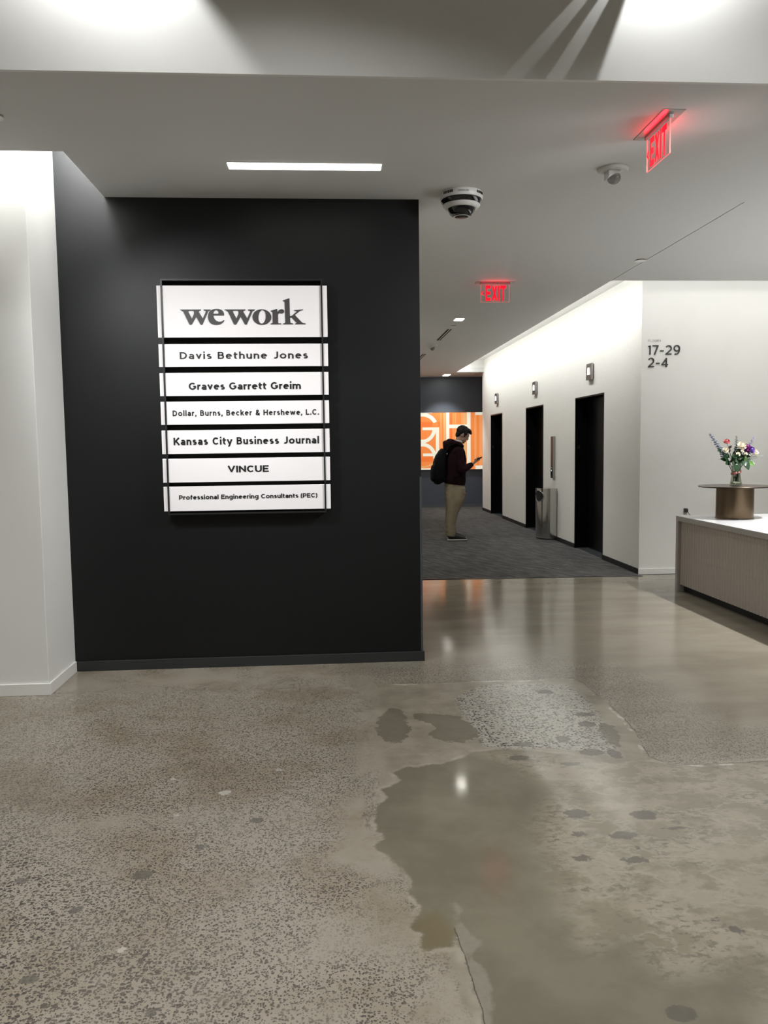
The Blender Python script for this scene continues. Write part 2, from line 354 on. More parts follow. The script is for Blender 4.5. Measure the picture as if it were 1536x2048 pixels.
def carpet_mat():
    m, nt, b = new_mat('charcoal_carpet'); L = nt.links
    tc = N(nt, 'ShaderNodeTexCoord'); mp = N(nt, 'ShaderNodeMapping'); mr = N(nt, 'ShaderNodeMapping'); L.new(tc.outputs['Object'], mr.inputs[0]); mr.inputs['Rotation'].default_value = (0, 0, math.radians(64)); L.new(mr.outputs[0], mp.inputs[0])
    mp.inputs['Scale'].default_value = (1.0, 6.0, 1)
    n1 = N(nt, 'ShaderNodeTexNoise'); n1.inputs['Scale'].default_value = 3.2; n1.inputs['Detail'].default_value = 6; n1.inputs['Roughness'].default_value = 0.65
    L.new(mp.outputs[0], n1.inputs[0])
    n2 = N(nt, 'ShaderNodeTexNoise'); n2.inputs['Scale'].default_value = 220; L.new(tc.outputs['Object'], n2.inputs[0])
    c = mix_col(nt, smooth(nt, n1.outputs[0], 0.38, 0.68), (0.060, 0.058, 0.056), (0.135, 0.132, 0.128))
    c = mix_col(nt, smooth(nt, n2.outputs[0], 0.3, 0.7), c, mix_col(nt, 0.35, c, (0.03, 0.03, 0.03)))
    L.new(c, b.inputs['Base Color']); b.inputs['Roughness'].default_value = 0.95; b.inputs['Specular IOR Level'].default_value = 0.1
    bp = N(nt, 'ShaderNodeBump'); bp.inputs['Strength'].default_value = 0.4; bp.inputs['Distance'].default_value = 0.003
    L.new(n2.outputs[0], bp.inputs['Height']); L.new(bp.outputs[0], b.inputs['Normal'])
    return m
M['carpet'] = carpet_mat()

# ------------------------------------------------------------------ mesh helpers
class MB:
    """collects geometry in world coordinates; build() links it as ONE mesh object"""
    def __init__(s): s.v = []; s.f = []; s.mi = []
    def add(s, vs, fs, mi=0):
        o = len(s.v); s.v += [Vector(x) for x in vs]; s.f += [[i + o for i in f] for f in fs]; s.mi += [mi] * len(fs); return s
    def box(s, a, b, mi=0):
        (x0, y0, z0), (x1, y1, z1) = a, b
        if x0 > x1: x0, x1 = x1, x0
        if y0 > y1: y0, y1 = y1, y0
        if z0 > z1: z0, z1 = z1, z0
        v = [(x, y, z) for z in (z0, z1) for y in (y0, y1) for x in (x0, x1)]
        return s.add(v, [(0, 2, 3, 1), (4, 5, 7, 6), (0, 1, 5, 4), (2, 6, 7, 3), (0, 4, 6, 2), (1, 3, 7, 5)], mi)
    def prism(s, poly, fn, d0, d1, mi=0):
        """poly in 2D, fn(u,v,d) -> world point"""
        n = len(poly); a = sum(poly[i][0] * poly[(i + 1) % n][1] - poly[(i + 1) % n][0] * poly[i][1] for i in range(n))
        if a < 0: poly = poly[::-1]
        v = [fn(u, w_, d0) for u, w_ in poly] + [fn(u, w_, d1) for u, w_ in poly]
        f = [list(range(n)), list(range(2 * n - 1, n - 1, -1))] + [(i, i + n, (i + 1) % n + n, (i + 1) % n) for i in range(n)]
        return s.add(v, f, mi)
    def lathe(s, prof, c, n=32, mi=0, cap=True, axis='Z', sx=1.0, sy=1.0):
        vs = []; fs = []
        for r, z in prof:
            for k in range(n):
                a = 2 * PI * k / n; vs.append((c[0] + r * math.cos(a) * sx, c[1] + r * math.sin(a) * sy, c[2] + z))
        for j in range(len(prof) - 1):
            for k in range(n):
                k2 = (k + 1) % n; fs.append((j * n + k, j * n + k2, (j + 1) * n + k2, (j + 1) * n + k))
        if cap:
            fs.append(list(range(n))[::-1]); fs.append([(len(prof) - 1) * n + k for k in range(n)])
        return s.add(vs, fs, mi)
    def ell(s, c, r, rot=None, nu=16, nv=10, mi=0):
        vs = []; fs = []
        for j in range(1, nv):
            t = PI * j / nv
            for k in range(nu):
                a = 2 * PI * k / nu
                p = Vector((r[0] * math.sin(t) * math.cos(a), r[1] * math.sin(t) * math.sin(a), r[2] * math.cos(t)))
                if rot: p = rot @ p
                vs.append(Vector(c) + p)
        top = Vector((0, 0, r[2])); bot = Vector((0, 0, -r[2]))
        if rot: top, bot = rot @ top, rot @ bot
        it = len(vs); vs.append(Vector(c) + top); vs.append(Vector(c) + bot)
        for j in range(nv - 2):
            for k in range(nu):
                k2 = (k + 1) % nu; fs.append((j * nu + k, (j + 1) * nu + k, (j + 1) * nu + k2, j * nu + k2))
        for k in range(nu):
            k2 = (k + 1) % nu; fs.append((it, k, k2)); fs.append((it + 1, (nv - 2) * nu + k2, (nv - 2) * nu + k))
        return s.add(vs, fs, mi)
    def loft(s, rings, ref=(0, 1, 0), n=14, mi=0, power=2.0):
        """rings: (pos, ra along ref, rb across)"""
        P = [Vector(r[0]) for r in rings]; vs = []; fs = []
        for i, (p, r) in enumerate(zip(P, rings)):
            t = (P[min(i + 1, len(P) - 1)] - P[max(i - 1, 0)]).normalized()
            a1 = Vector(ref) - t * t.dot(Vector(ref)); a1.normalize(); a2 = t.cross(a1)
            for k in range(n):
                a = 2 * PI * k / n; c_, s_ = math.cos(a), math.sin(a)
                if power != 2.0:
                    c_ = math.copysign(abs(c_) ** (2 / power), c_); s_ = math.copysign(abs(s_) ** (2 / power), s_)
                vs.append(p + a1 * (r[1] * c_) + a2 * (r[2] * s_))
        m = len(rings)
        for j in range(m - 1):
            for k in range(n):
                k2 = (k + 1) % n; fs.append((j * n + k, j * n + k2, (j + 1) * n + k2, (j + 1) * n + k))
        vs.append(P[0]); vs.append(P[-1])
        for k in range(n):
            k2 = (k + 1) % n; fs.append((m * n, k2, k)); fs.append((m * n + 1, (m - 1) * n + k, (m - 1) * n + k2))
        return s.add(vs, fs, mi)
    def tube(s, pts, r, n=8, mi=0):
        rr = r if isinstance(r, (list, tuple)) else [r] * len(pts)
        d = Vector(pts[-1]) - Vector(pts[0]); ref = (0, 1, 0) if abs(d.normalized().y) < 0.8 else (1, 0, 0)
        return s.loft([(p, q, q) for p, q in zip(pts, rr)], ref, n, mi)
    def build(s, name, mats, parent=None, smooth=False, bevel=0.0, base=None, angle=40):
        me = bpy.data.meshes.new(name)
        org = Vector(base) if base is not None else (parent_origin(parent) if parent else Vector((0, 0, 0)))
        me.from_pydata([tuple(v - org) for v in s.v], [], s.f)
        if not isinstance(mats, (list, tuple)): mats = [mats]
        for m in mats: me.materials.append(m)
        me.polygons.foreach_set('material_index', s.mi)
        bm = bmesh.new(); bm.from_mesh(me); bmesh.ops.recalc_face_normals(bm, faces=bm.faces); bm.to_mesh(me); bm.free()
        o = bpy.data.objects.new(name, me); COL.objects.link(o)
        if parent: o.parent = parent
        else: o.location = org
        if smooth:
            for p in me.polygons: p.use_smooth = True
            if angle < 180:
                try: me.set_sharp_from_angle(angle=math.radians(angle))
                except Exception: pass
        if bevel:
            md = o.modifiers.new('edge', 'BEVEL'); md.width = bevel; md.segments = 2; md.limit_method = 'ANGLE'
        return o

def parent_origin(p):
    v = Vector(p.location)
    while p.parent: p = p.parent; v += Vector(p.location)
    return v

def tag(o, label=None, cat=None, group=None, kind=None):
    if label: o['label'] = label
    if cat: o['category'] = cat
    if group: o['group'] = group
    if kind: o['kind'] = kind
    return o

def thing(name, label, cat, loc, group=None):
    o = bpy.data.objects.new(name, None); COL.objects.link(o); o.location = loc; o.empty_display_size = 0.1
    return tag(o, label, cat, group)

def struct(mb, name, mats, parent=None, **kw):
    return tag(mb.build(name, mats, parent, **kw), kind='structure')

def copy_tree(o, loc, label, parent=None):
    c = o.copy(); COL.objects.link(c)
    if parent: c.parent = parent
    else: c.location = loc; c['label'] = label
    for ch in [x for x in bpy.data.objects if x.parent == o]: copy_tree(ch, None, None, c)
    return c

def fuse(mb, voxel, name, mats, parent, smooth_iter=4, disp=None):
    """one continuous skin out of overlapping solids"""
    tmp = mb.build('tmp', mats, None)
    md = tmp.modifiers.new('r', 'REMESH'); md.mode = 'VOXEL'; md.voxel_size = voxel
    if smooth_iter:
        m2 = tmp.modifiers.new('s', 'SMOOTH'); m2.iterations = smooth_iter; m2.factor = 0.5
    dg = bpy.context.evaluated_depsgraph_get(); dg.update()
    me = bpy.data.meshes.new_from_object(tmp.evaluated_get(dg))
    old = tmp.data; bpy.data.objects.remove(tmp); bpy.data.meshes.remove(old)
    org = parent_origin(parent) if parent else Vector((0, 0, 0))
    for v in me.vertices:
        co = v.co.copy()
        if disp: co = co + disp(co, v.normal)
        v.co = co - org
    me.materials.clear()
    for m in (mats if isinstance(mats, (list, tuple)) else [mats]): me.materials.append(m)
    for p in me.polygons: p.use_smooth = True; p.material_index = 0
    me.name = name
    o = bpy.data.objects.new(name, me); COL.objects.link(o); o.parent = parent
    return o

# ------------------------------------------------------------------ lettering: a geometric stroke alphabet
def arc(cx, cy, rx, ry, a0, a1, n=14):
    return [(cx + rx * math.cos(math.radians(a0 + (a1 - a0) * i / n)), cy + ry * math.sin(math.radians(a0 + (a1 - a0) * i / n))) for i in range(n + 1)]

def glyph(ch, w):
    h = w / 2; T = 1 - h; B = h; X = 0.73; XT = X - h; L = h
    def bowl(wd, top, bot): return wd / 2, (top + bot) / 2, wd / 2 - h, (top - bot) / 2
    if ch == ' ': return [], 0.30
    if ch == 'D':
        W = 0.80; r = T - 0.5
        return [[(L, B), (L, T), (W - h - r, T)] + arc(W - h - r, 0.5, r, r, 90, -90) + [(L, B)]], W
    if ch == 'B':
        W = 0.70; m = 0.53; r1 = (T - m) / 2; r2 = (m - B) / 2
        return [[(L, m), (W - .05 - h - r1, m)] + arc(W - .05 - h - r1, m + r1, r1, r1, -90, 90) + [(L, T), (L, B), (W - h - r2, B)] + arc(W - h - r2, B + r2, r2, r2, -90, 90)], W
    if ch == 'J':
        W = 0.56; r = 0.24
        return [[(W - h, 1), (W - h, B + r)] + arc(W - h - r, B + r, r, r, 0, -120, 10)], W
    if ch in 'GCOQ':
        W = {'G': 0.90, 'C': 0.86, 'O': 0.98}[ch]; cx, cy, rx, ry = bowl(W, T, B)
        if ch == 'O': return [arc(cx, cy, rx, ry, 0, 360, 32)], W
        if ch == 'C': return [arc(cx, cy, rx, ry, 43, 317, 26)], W - 0.06
        return [arc(cx, cy, rx, ry, 46, 330, 26) + [(W - h - .03, B + .18), (W - h - .03, 0.47), (0.52, 0.47)]], W
    if ch == 'K': return [[(L, 0), (L, 1)], [(0.70, 1.0), (L, 0.36)], [(0.30, 0.56), (0.72, 0.0)]], 0.76
    if ch == 'V': return [[(0.09, 1.0), (0.43, h * 1.1), (0.77, 1.0)]], 0.86
    if ch == 'I': return [[(L, 0), (L, 1)]], w
    if ch == 'N': return [[(L, 0), (L, T - .02), (0.80 - h, B + .02), (0.80 - h, 1)]], 0.80
    if ch == 'U':
        W = 0.78; r = W / 2 - h
        return [[(L, 1), (L, B + r)] + arc(W / 2, B + r, r, r, 180, 360, 14) + [(W - h, 1)]], W
    if ch == 'E': return [[(0.66, T), (L, T), (L, B), (0.67, B)], [(L, 0.51), (0.60, 0.51)]], 0.68
    if ch == 'F': return [[(0.64, T), (L, T), (L, 0)], [(L, 0.48), (0.58, 0.48)]], 0.64
    if ch in 'PR':
        W = 0.70; m = 0.38; r = (T - m) / 2
        s = [[(L, 0), (L, T), (W - h - r, T)] + arc(W - h - r, m + r, r, r, 90, -90) + [(L, m)]]
        if ch == 'R': s.append([(0.38, m), (0.68, 0)])
        return s, W
    if ch == 'H': return [[(L, 0), (L, 1)], [(0.80 - h, 0), (0.80 - h, 1)], [(L, 0.52), (0.80 - h, 0.52)]], 0.80
    if ch == 'L': return [[(L, 1), (L, B), (0.60, B)]], 0.60
    if ch == 'S':
        W = 0.66; r1 = (T - 0.53) / 2; r2 = (0.53 - B) / 2
        return [arc(W / 2, T - r1, W / 2 - h - .02, r1, 35, 270, 16) + arc(W / 2, B + r2, W / 2 - h, r2, 90, -145, 16)], W
    if ch == 'A': return [[(0.04, 0), (0.42, 0.98), (0.80, 0)], [(0.17, 0.27), (0.67, 0.27)]], 0.84
    if ch == 'Y': return [[(0.04, 1), (0.40, 0.42), (0.76, 1)], [(0.40, 0.42), (0.40, 0)]], 0.80
    if ch == 'T': return [[(0, T), (0.70, T)], [(0.35, T), (0.35, 0)]], 0.70
    if ch == 'X': return [[(0.13, .97), (0.61, .03)], [(0.61, .97), (0.13, .03)]], 0.74
    if ch == 'a':
        W = 0.60; bt = 0.46 - h
        return [[(W - h, 0), (W - h, XT - .20)] + arc(W / 2, XT - .20, W / 2 - h, .20, 0, 150, 12),
                [(W - h, bt), (W / 2 - .02, bt)] + arc(W / 2 - .02, (bt + B) / 2, W / 2 - .02 - h, (bt - B) / 2, 90, 270, 12) + [(W / 2 + .08, B), (W - h, B + .12)]], W
    if ch in 'ec':
        W = 0.68; cx, cy, rx, ry = bowl(W, XT, B)
        if ch == 'c': return [arc(cx, cy, rx, ry, 47, 313, 20)], W - 0.07
        return [[(L + .02, cy), (W - h, cy)] + arc(cx, cy, rx, ry, 0, 315, 24)], W
    if ch == 'o':
        W = 0.74; cx, cy, rx, ry = bowl(W, XT, B); return [arc(cx, cy, rx, ry, 0, 360, 26)], W
    if ch in 'vy':
        s = [[(0.08, X), (0.32, h * 1.1), (0.56, X)]]
        if ch == 'y': s = [[(0.05, X), (0.335, 0.05)], [(0.60, X), (0.30, -0.10)] + arc(0.18, -.08, .12, .13, -15, -110, 6)]
        return s, 0.64
    if ch == 'i': return [[(L, 0), (L, X)], [(L, 0.87), (L, 0.87 + w * 1.05)]], w
    if ch == 'l': return [[(L, 0), (L, 1.03)]], w
    if ch == 's':
        W = 0.54; mid = X / 2 + .01; r1 = (XT - mid) / 2; r2 = (mid - B) / 2
        return [arc(W / 2, XT - r1, W / 2 - h - .02, r1, 40, 270, 12) + arc(W / 2, B + r2, W / 2 - h, r2, 90, -145, 12)], W
    if ch == 't': return [[(0.16, 0.93), (0.16, B + .13)] + arc(0.16 + .14, B + .14, .14, .14, 180, 290, 8), [(0, XT), (0.42, XT)]], 0.42
    if ch == 'f': return [[(0.15, 0), (0.15, T - .14)] + arc(0.15 + .15, T - .13, .15, .15, 180, 75, 8), [(0, XT), (0.40, XT)]], 0.40
    if ch in 'hn':
        W = 0.62; r = W / 2 - h; top = 1.03 if ch == 'h' else X
        return [[(L, 0), (L, top)], [(L, XT - r)] + arc(W / 2, XT - r, r, r, 180, 0, 12) + [(W - h, 0)]], W
    if ch == 'm':
        W = 1.02; r = (W / 2 - h) / 2
        return [[(L, 0), (L, X)]] + [[(x0, XT - r)] + arc(x0 + r, XT - r, r, r, 180, 0, 10) + [(x0 + 2 * r, 0)] for x0 in (L, L + 2 * r)], W
    if ch == 'u':
        W = 0.62; r = W / 2 - h
        return [[(L, X), (L, B + r)] + arc(W / 2, B + r, r, r, 180, 360, 12), [(W - h, X), (W - h, 0)]], W
    if ch == 'r': return [[(L, 0), (L, X)], [(L, XT - .25)] + arc(L + .25, XT - .25, .25, .25, 180, 95, 8) + [(0.40, XT)]], 0.40
    if ch == 'k': return [[(L, 0), (L, 1.03)], [(0.56, X), (L, 0.24)], [(0.25, 0.42), (0.58, 0)]], 0.60
    if ch == 'w': return [[(0.06, X), (0.26, h * 1.1), (0.47, XT - .02), (0.68, h * 1.1), (0.88, X)]], 0.94
    if ch == 'g':
        W = 0.70; cx, cy, rx, ry = bowl(W, XT, B + .02)
        return [arc(cx, cy, rx, ry, 0, 360, 22), [(W - h, X), (W - h, -.02)] + arc(W / 2, -.02, W / 2 - h, .20, 0, -140, 12)], W
    if ch == ',': return [[(0.10, w), (0.10, 0.03), (0.03, -0.15)]], 0.2
    if ch == '.': return [[(L, 0), (L, w * 1.1)]], w
    if ch == '(': return [arc(0.42, 0.42, 0.38, 0.66, 125, 235, 10)], 0.26
    if ch == ')': return [arc(-0.16, 0.42, 0.38, 0.66, 55, -55, 10)], 0.26
    if ch == '&':
        return [[(0.72, 0.0), (0.20, 0.62)] + arc(0.34, 0.78, .16, 1 - h - .78, 200, -20, 10) + [(0.46, 0.66), (0.16, 0.42)] + arc(0.30, 0.24, .30 - h, .24 - h, 130, 300, 10) + [(0.50, 0.10), (0.70, 0.44)]], 0.76
    if ch == '-': return [[(0, 0.40), (0.38, 0.40)]], 0.38
    if ch == '1': return [[(0.0, 0.86), (0.21, T - .02), (0.21, 0)]], 0.27
    if ch == '2': return [arc(0.34, T - .28, 0.29, 0.28, 150, -35, 14) + [(0.06, B), (0.66, B)]], 0.68
    if ch == '4': return [[(0.52, 0), (0.52, T - .02), (0.04, 0.26), (0.70, 0.26)]], 0.72
    if ch == '5': return [[(0.60, T), (0.16, T), (0.12, 0.57)] + arc(0.33, 0.33, .29, .30, 110, -140, 14)], 0.66
    if ch == '6': return [arc(0.36, 0.33, .29, .29, 0, 360, 20), [(0.08, 0.36)] + arc(0.46, 0.46, .39, .50, 175, 75, 10)], 0.70
    if ch == '7': return [[(0.0, T), (0.60, T), (0.22, 0)]], 0.64
    if ch == '9': return [arc(0.36, 0.67, .29, .29, 0, 360, 20), [(0.65, 0.66)] + arc(0.27, 0.54, .38, .50, 8, -110, 12)], 0.70
    raise KeyError(ch)

def ribbon(pts, w):
    """outline of a stroke as quads with mitred joints: list of (left, right) pairs"""
    pts = [p for i, p in enumerate(pts) if i == 0 or abs(p[0] - pts[i - 1][0]) + abs(p[1] - pts[i - 1][1]) > 1e-5]
    out = []; n = len(pts)
    closed = (abs(pts[0][0] - pts[-1][0]) + abs(pts[0][1] - pts[-1][1])) < 1e-6
    for i in range(n):
        p = Vector(pts[i])
        a = Vector(pts[i - 1]) if i > 0 else (Vector(pts[-2]) if closed else None)
        b = Vector(pts[i + 1]) if i < n - 1 else (Vector(pts[1]) if closed else None)
        d1 = (p - a).normalized() if a is not None else (b - p).normalized()
        d2 = (b - p).normalized() if b is not None else d1
        n1 = Vector((-d1.y, d1.x)); n2 = Vector((-d2.y, d2.x)); m = n1 + n2
        if m.length < 1e-4: m = n1
        m.normalize(); k = min(1 / max(0.2, m.dot(n1)), 1.45)
        out.append((p + m * (w / 2 * k), p - m * (w / 2 * k)))
    return out

def split_corners(pts, w):
    """break a stroke at its acute corners so that both limbs keep their full width"""
    out = []; cur = [Vector(pts[0])]
    for i in range(1, len(pts) - 1):
        a, p, b = Vector(pts[i - 1]), Vector(pts[i]), Vector(pts[i + 1])
        if (p - a).length < 1e-5 or (b - p).length < 1e-5: continue
        d1, d2 = (p - a).normalized(), (b - p).normalized()
        if d1.dot(d2) < -0.05:
            out.append(cur + [p + d1 * w * 0.33]); cur = [p - d2 * w * 0.33]
        else: cur.append(p)
    out.append(cur + [Vector(pts[-1])])
    return [[tuple(q) for q in c] for c in out]

def text_mb(mb, s, fn, x0, x1, z0, cap, weight, depth, squeeze=1.0, tracking=None, mi=0):
    """letters standing on a surface: fn(x, z, d) -> world; fitted between x0 and x1 by letter spacing"""
    gl = [glyph(c, weight) for c in s]
    adv = [g[1] * squeeze * cap for g in gl]
    gap = tracking if tracking is not None else (x1 - x0 - sum(adv)) / max(1, len(s) - 1)
    x = x0
    for (st, _), a in zip(gl, adv):
        for si, pl in enumerate([q for p_ in st for q in split_corners(p_, weight)]):
            rb = ribbon(pl, weight); dp = depth * (1 + 0.03 * si)
            v = []
            for l_, r_ in rb:
                for q in (l_, r_):
                    v.append(fn(x + q.x * squeeze * cap, z0 + q.y * cap, 0)); v.append(fn(x + q.x * squeeze * cap, z0 + q.y * cap, dp))
            f = []
            for i in range(len(rb) - 1):
                o = 4 * i; f += [(o + 1, o + 5, o + 7, o + 3), (o, o + 1, o + 5, o + 4), (o + 2, o + 6, o + 7, o + 3), (o, o + 4, o + 6, o + 2)]
            e = 4 * (len(rb) - 1); f += [(0, 2, 3, 1), (e, e + 1, e + 3, e + 2)]
            mb.add(v, f, mi)
        x += a + gap
    return mb

def text_words(t, fn, x0, x1, z0, cap, weight, depth, gapr):
    """one line of text, one mesh per word; gapr: letter gap over cap height, the letters are widened to fill the line"""
    gap = gapr * cap; adv0 = sum(glyph(c, weight)[1] * cap for c in t)
    sq = (x1 - x0 - gap * (len(t) - 1)) / adv0
    adv = [glyph(c, weight)[1] * sq * cap for c in t]
    x = x0; out = []; cur = ''; cx = x0
    for c, a in list(zip(t, adv)) + [(' ', 0)]:
        if c == ' ':
            if cur: out.append(text_mb(MB(), cur, fn, cx, None, z0, cap, weight, depth, sq, tracking=gap))
            cur = ''; cx = x + a + gap
        else: cur += c
        x += a + gap
    return out

# ------------------------------------------------------------------ the setting
# floor: one mesh, finer where patches and cracks lie
POLY = {
 'smooth_sd': [(0.37,1.5),(0.37,1.908),(0.371,2.014),(0.37,2.098),(0.361,2.156),(0.361,2.244),(0.362,2.301),(0.337,2.225),(0.245,2.223),(0.249,2.296),(0.228,2.325),(0.247,2.395),(0.271,2.441),(0.243,2.52),(0.264,2.598),(0.244,2.647),(0.206,2.713),(0.187,2.771),(0.132,2.84),(0.185,2.901),(0.161,2.961),(0.155,3.046),(0.182,3.2),(0.225,3.251),(0.19,3.327),(0.295,3.407),(0.257,3.506),(0.335,3.575),(0.372,3.544),(0.403,3.575),(0.499,3.582),(0.592,3.643),(0.658,3.702),(0.779,3.734),(0.917,3.709),(1.112,3.637),(1.278,3.504),(1.464,3.52),(1.543,3.461),(1.645,3.457),(1.816,3.467),(2.017,3.475),(3.2,3.48),(3.2,1.5)],
 'slab_sd': [(-0.3,4.93),(-0.085,4.864),(0.242,4.877),(0.55,4.843),(0.868,4.87),(1.197,4.845),(1.371,4.864),(1.516,4.848),(1.544,4.732),(1.556,4.471),(1.563,4.162),(1.549,3.915),(1.508,3.717),(1.485,3.571),(1.543,3.461),(3.2,3.465),(3.2,1.5),(0.37,1.5),(0.3,2.4),(0.1,3.0),(0.15,3.6),(0.12,4.3),(-0.1,4.7)],
 'agg_sd': [(0.704,4.536),(0.882,4.745),(1.072,4.785),(1.286,4.761),(1.438,4.714),(1.463,4.508),(1.445,4.199),(1.408,3.93),(1.374,3.692),(1.314,3.606),(1.23,3.651),(1.116,3.7),(0.981,3.732),(0.835,3.728),(0.73,3.777),(0.727,3.917),(0.712,4.182)],
 'strip_sd': [(0.368,2.491),(0.382,2.456),(0.4,2.421),(0.381,2.36),(0.404,2.283),(0.426,2.238),(0.386,2.186),(0.408,2.119),(0.415,2.033),(0.389,1.907),(0.37,1.908),(0.37,2.098),(0.361,2.156),(0.361,2.244),(0.362,2.301),(0.367,2.392)],
 'yellow_sd': [(0.23,2.328),(0.262,2.402),(0.314,2.413),(0.362,2.301),(0.337,2.225),(0.245,2.223),(0.249,2.296)],
 'light_sd': [(0.712,3.685),(1.119,3.662),(1.457,3.503),(2.002,3.449),(3.2,3.4),(3.2,1.5),(1.0,1.5),(1.091,1.847),(1.194,2.089),(0.92,2.05),(0.873,2.256),(0.719,2.198),(0.746,2.601),(0.773,2.939),(0.928,3.24),(0.851,3.496)],
}
BLOBS = [[(0.241,4.255),(0.307,4.395),(0.373,4.388),(0.384,4.24),(0.404,4.122),(0.372,3.953),(0.319,3.858),(0.256,3.904),(0.219,4.032)],
         [(0.42,4.284),(0.519,4.298),(0.671,4.224),(0.739,4.065),(0.742,3.936),(0.654,3.843),(0.538,3.855),(0.478,3.963),(0.537,4.064),(0.458,4.185)],
         [(1.415,4.061),(1.46,4.012),(1.445,3.843),(1.388,3.71),(1.352,3.752),(1.356,3.893)]]
STAINS = [(1.083,2.84,.055,.028),(1.225,2.994,.055,.04),(0.964,3.032,.05,.04),(0.878,2.691,.04,.02),(1.058,2.66,.05,.022),(1.299,2.877,.045,.012),
          (0.923,2.866,.035,.02),(1.102,2.743,.012,.012),(1.205,2.233,.022,.02),(1.168,2.297,.02,.01),(0.887,1.903,.045,.03),(0.935,3.783,.06,.03),(1.148,3.833,.035,.05),
          (1.334,4.034,.05,.04),(1.367,4.183,.06,.03),(1.262,4.604,.05,.04),(1.091,3.523,.06,.02),(1.23,3.651,.06,.04),(1.334,3.622,.03,.06),(0.87,3.62,.05,.03),
          (-0.678,2.72,.035,.03),(-0.843,2.524,.02,.02),(-1.086,2.722,.025,.018),(-0.866,2.186,.025,.02),(-0.313,3.094,.03,.025),(-0.499,2.899,.025,.018),(-0.49,2.029,.018,.015)]
CHIPS = [(-0.476,3.368,.028,.022),(-0.256,3.587,.018,.016),(-0.644,2.3,.015,.014),(-0.648,3.178,.02,.012),(-0.731,3.531,.02,.012)]

def seg_dist(px, py, poly, closed=True):
    P = np.array(poly + ([poly[0]] if closed else []), float); d = np.full(px.shape, 1e9)
    for (ax, ay), (bx, by) in zip(P[:-1], P[1:]):
        vx, vy = bx - ax, by - ay; t = np.clip(((px - ax) * vx + (py - ay) * vy) / (vx * vx + vy * vy + 1e-12), 0, 1)
        d = np.minimum(d, np.hypot(px - ax - t * vx, py - ay - t * vy))
    return d

def sdist(px, py, poly):
    d = seg_dist(px, py, poly); ins = np.zeros(px.shape, bool); n = len(poly)
    for i in range(n):
        (x0, y0), (x1, y1) = poly[i], poly[(i + 1) % n]
        c = ((y0 > py) != (y1 > py)) & (px < (x1 - x0) * (py - y0) / ((y1 - y0) or 1e-12) + x0)
        ins ^= c
    return np.where(ins, d, -d)

def make_floor():
    xs = np.concatenate([np.arange(-5, -1.4, 0.3), np.arange(-1.4, 1.85, 0.018), np.arange(1.85, 7.01, 0.25)])
    ys = np.concatenate([np.arange(-4, 1.6, 0.4), np.arange(1.6, 5.05, 0.018), np.arange(5.05, 8.6, 0.12), [8.66]])
    X, Y = np.meshgrid(xs, ys); nx, ny = len(xs), len(ys); px, py = X.ravel(), Y.ravel()
    me = bpy.data.meshes.new('floor')
    idx = np.arange(nx * ny).reshape(ny, nx)
    faces = np.stack([idx[:-1, :-1], idx[:-1, 1:], idx[1:, 1:], idx[1:, :-1]], -1).reshape(-1, 4)
    me.from_pydata(np.stack([px, py, np.zeros_like(px)], 1).tolist(), [], faces.tolist())
    def put(nm, arr):
        a = me.attributes.new(nm, 'FLOAT', 'POINT'); a.data.foreach_set('value', arr.astype(np.float32))
    for k, p in POLY.items(): put(k, sdist(px, py, p))
    put('blob_sd', np.max([sdist(px, py, b) for b in BLOBS], 0))
    def ovals(L): return np.max([(1 - np.hypot((px - x) / a, (py - y) / b)) * min(a, b) for x, y, a, b in L], 0)
    put('stain_sd', ovals(STAINS)); put('chip_sd', ovals(CHIPS))
    ck = POLY['slab_sd'][0:16]
    put('split_sd', np.where(py < 2.33, px - np.interp(py, [1.5, 1.95, 2.12, 2.3], [0.372, 0.372, 0.368, 0.358]), 1.0))
    ss = lambda v, a, b: np.clip((v - a) / (b - a), 0, 1) ** 2 * (3 - 2 * np.clip((v - a) / (b - a), 0, 1))
    # bare aggregate fades out to the smooth grey floor beyond the slab
    right = ss(px, -0.05, 0.35)
    d_edge = seg_dist(px, py, ck, False)
    near_slab = 1 - ss(d_edge, 0.25, 0.75)
    inslab = sdist(px, py, POLY['slab_sd']) > 0
    put('far', np.where(inslab, 0, right * ss(py, 3.3, 3.5)) * 1.0)
    spk = np.where(py > 3.2, (1 - right) * (1 - ss(py, 4.7, 5.1) * 0.7) * 0.78 + right * near_slab * 0.95, 0.55 + 0 * px)
    spk = np.maximum(spk, 0) * (1 - 0.9 * ss(py, 5.6, 6.2))
    # a worn, closed band along the left of the skim coat
    band = 1 - ss(-sdist(px, py, POLY['smooth_sd']), 0.05, 0.22)
    spk = np.where(~inslab & (px < 0.4), spk * (1 - 0.55 * band), spk)
    put('speckle', spk)
    co = 0.50 * (1 - ss(py, 2.5, 3.1)) * (1 - ss(px, -0.5, 0.2)) + 0.42 * (1 - ss(px, -1.3, -0.7)) * (1 - ss(py, 4.2, 4.7)) + 0.22 * near_slab * right - 0.35 * ss(py, 4.9, 5.3) * (1 - near_slab * right)
    put('coarse', co + 0.05)
    put('slabw', ss(px, 0.1, 0.45))
    put('slabm', ss(px, 0.15, 0.5) * ss(py, 3.25, 3.4))
    put('gloss', np.clip(np.maximum(ss(py, 4.6, 5.4), np.maximum(ss(px, 0.0, 0.5) * ss(py, 2.2, 3.4), 0)), 0, 1))
    me.materials.append(M['concrete'])
    o = bpy.data.objects.new('floor', me); COL.objects.link(o); tag(o, kind='structure')
make_floor()
struct(MB().box((-5.2, -4.2, -0.15), (7.2, 8.66, -0.002)), 'floor_slab', M['kick'])
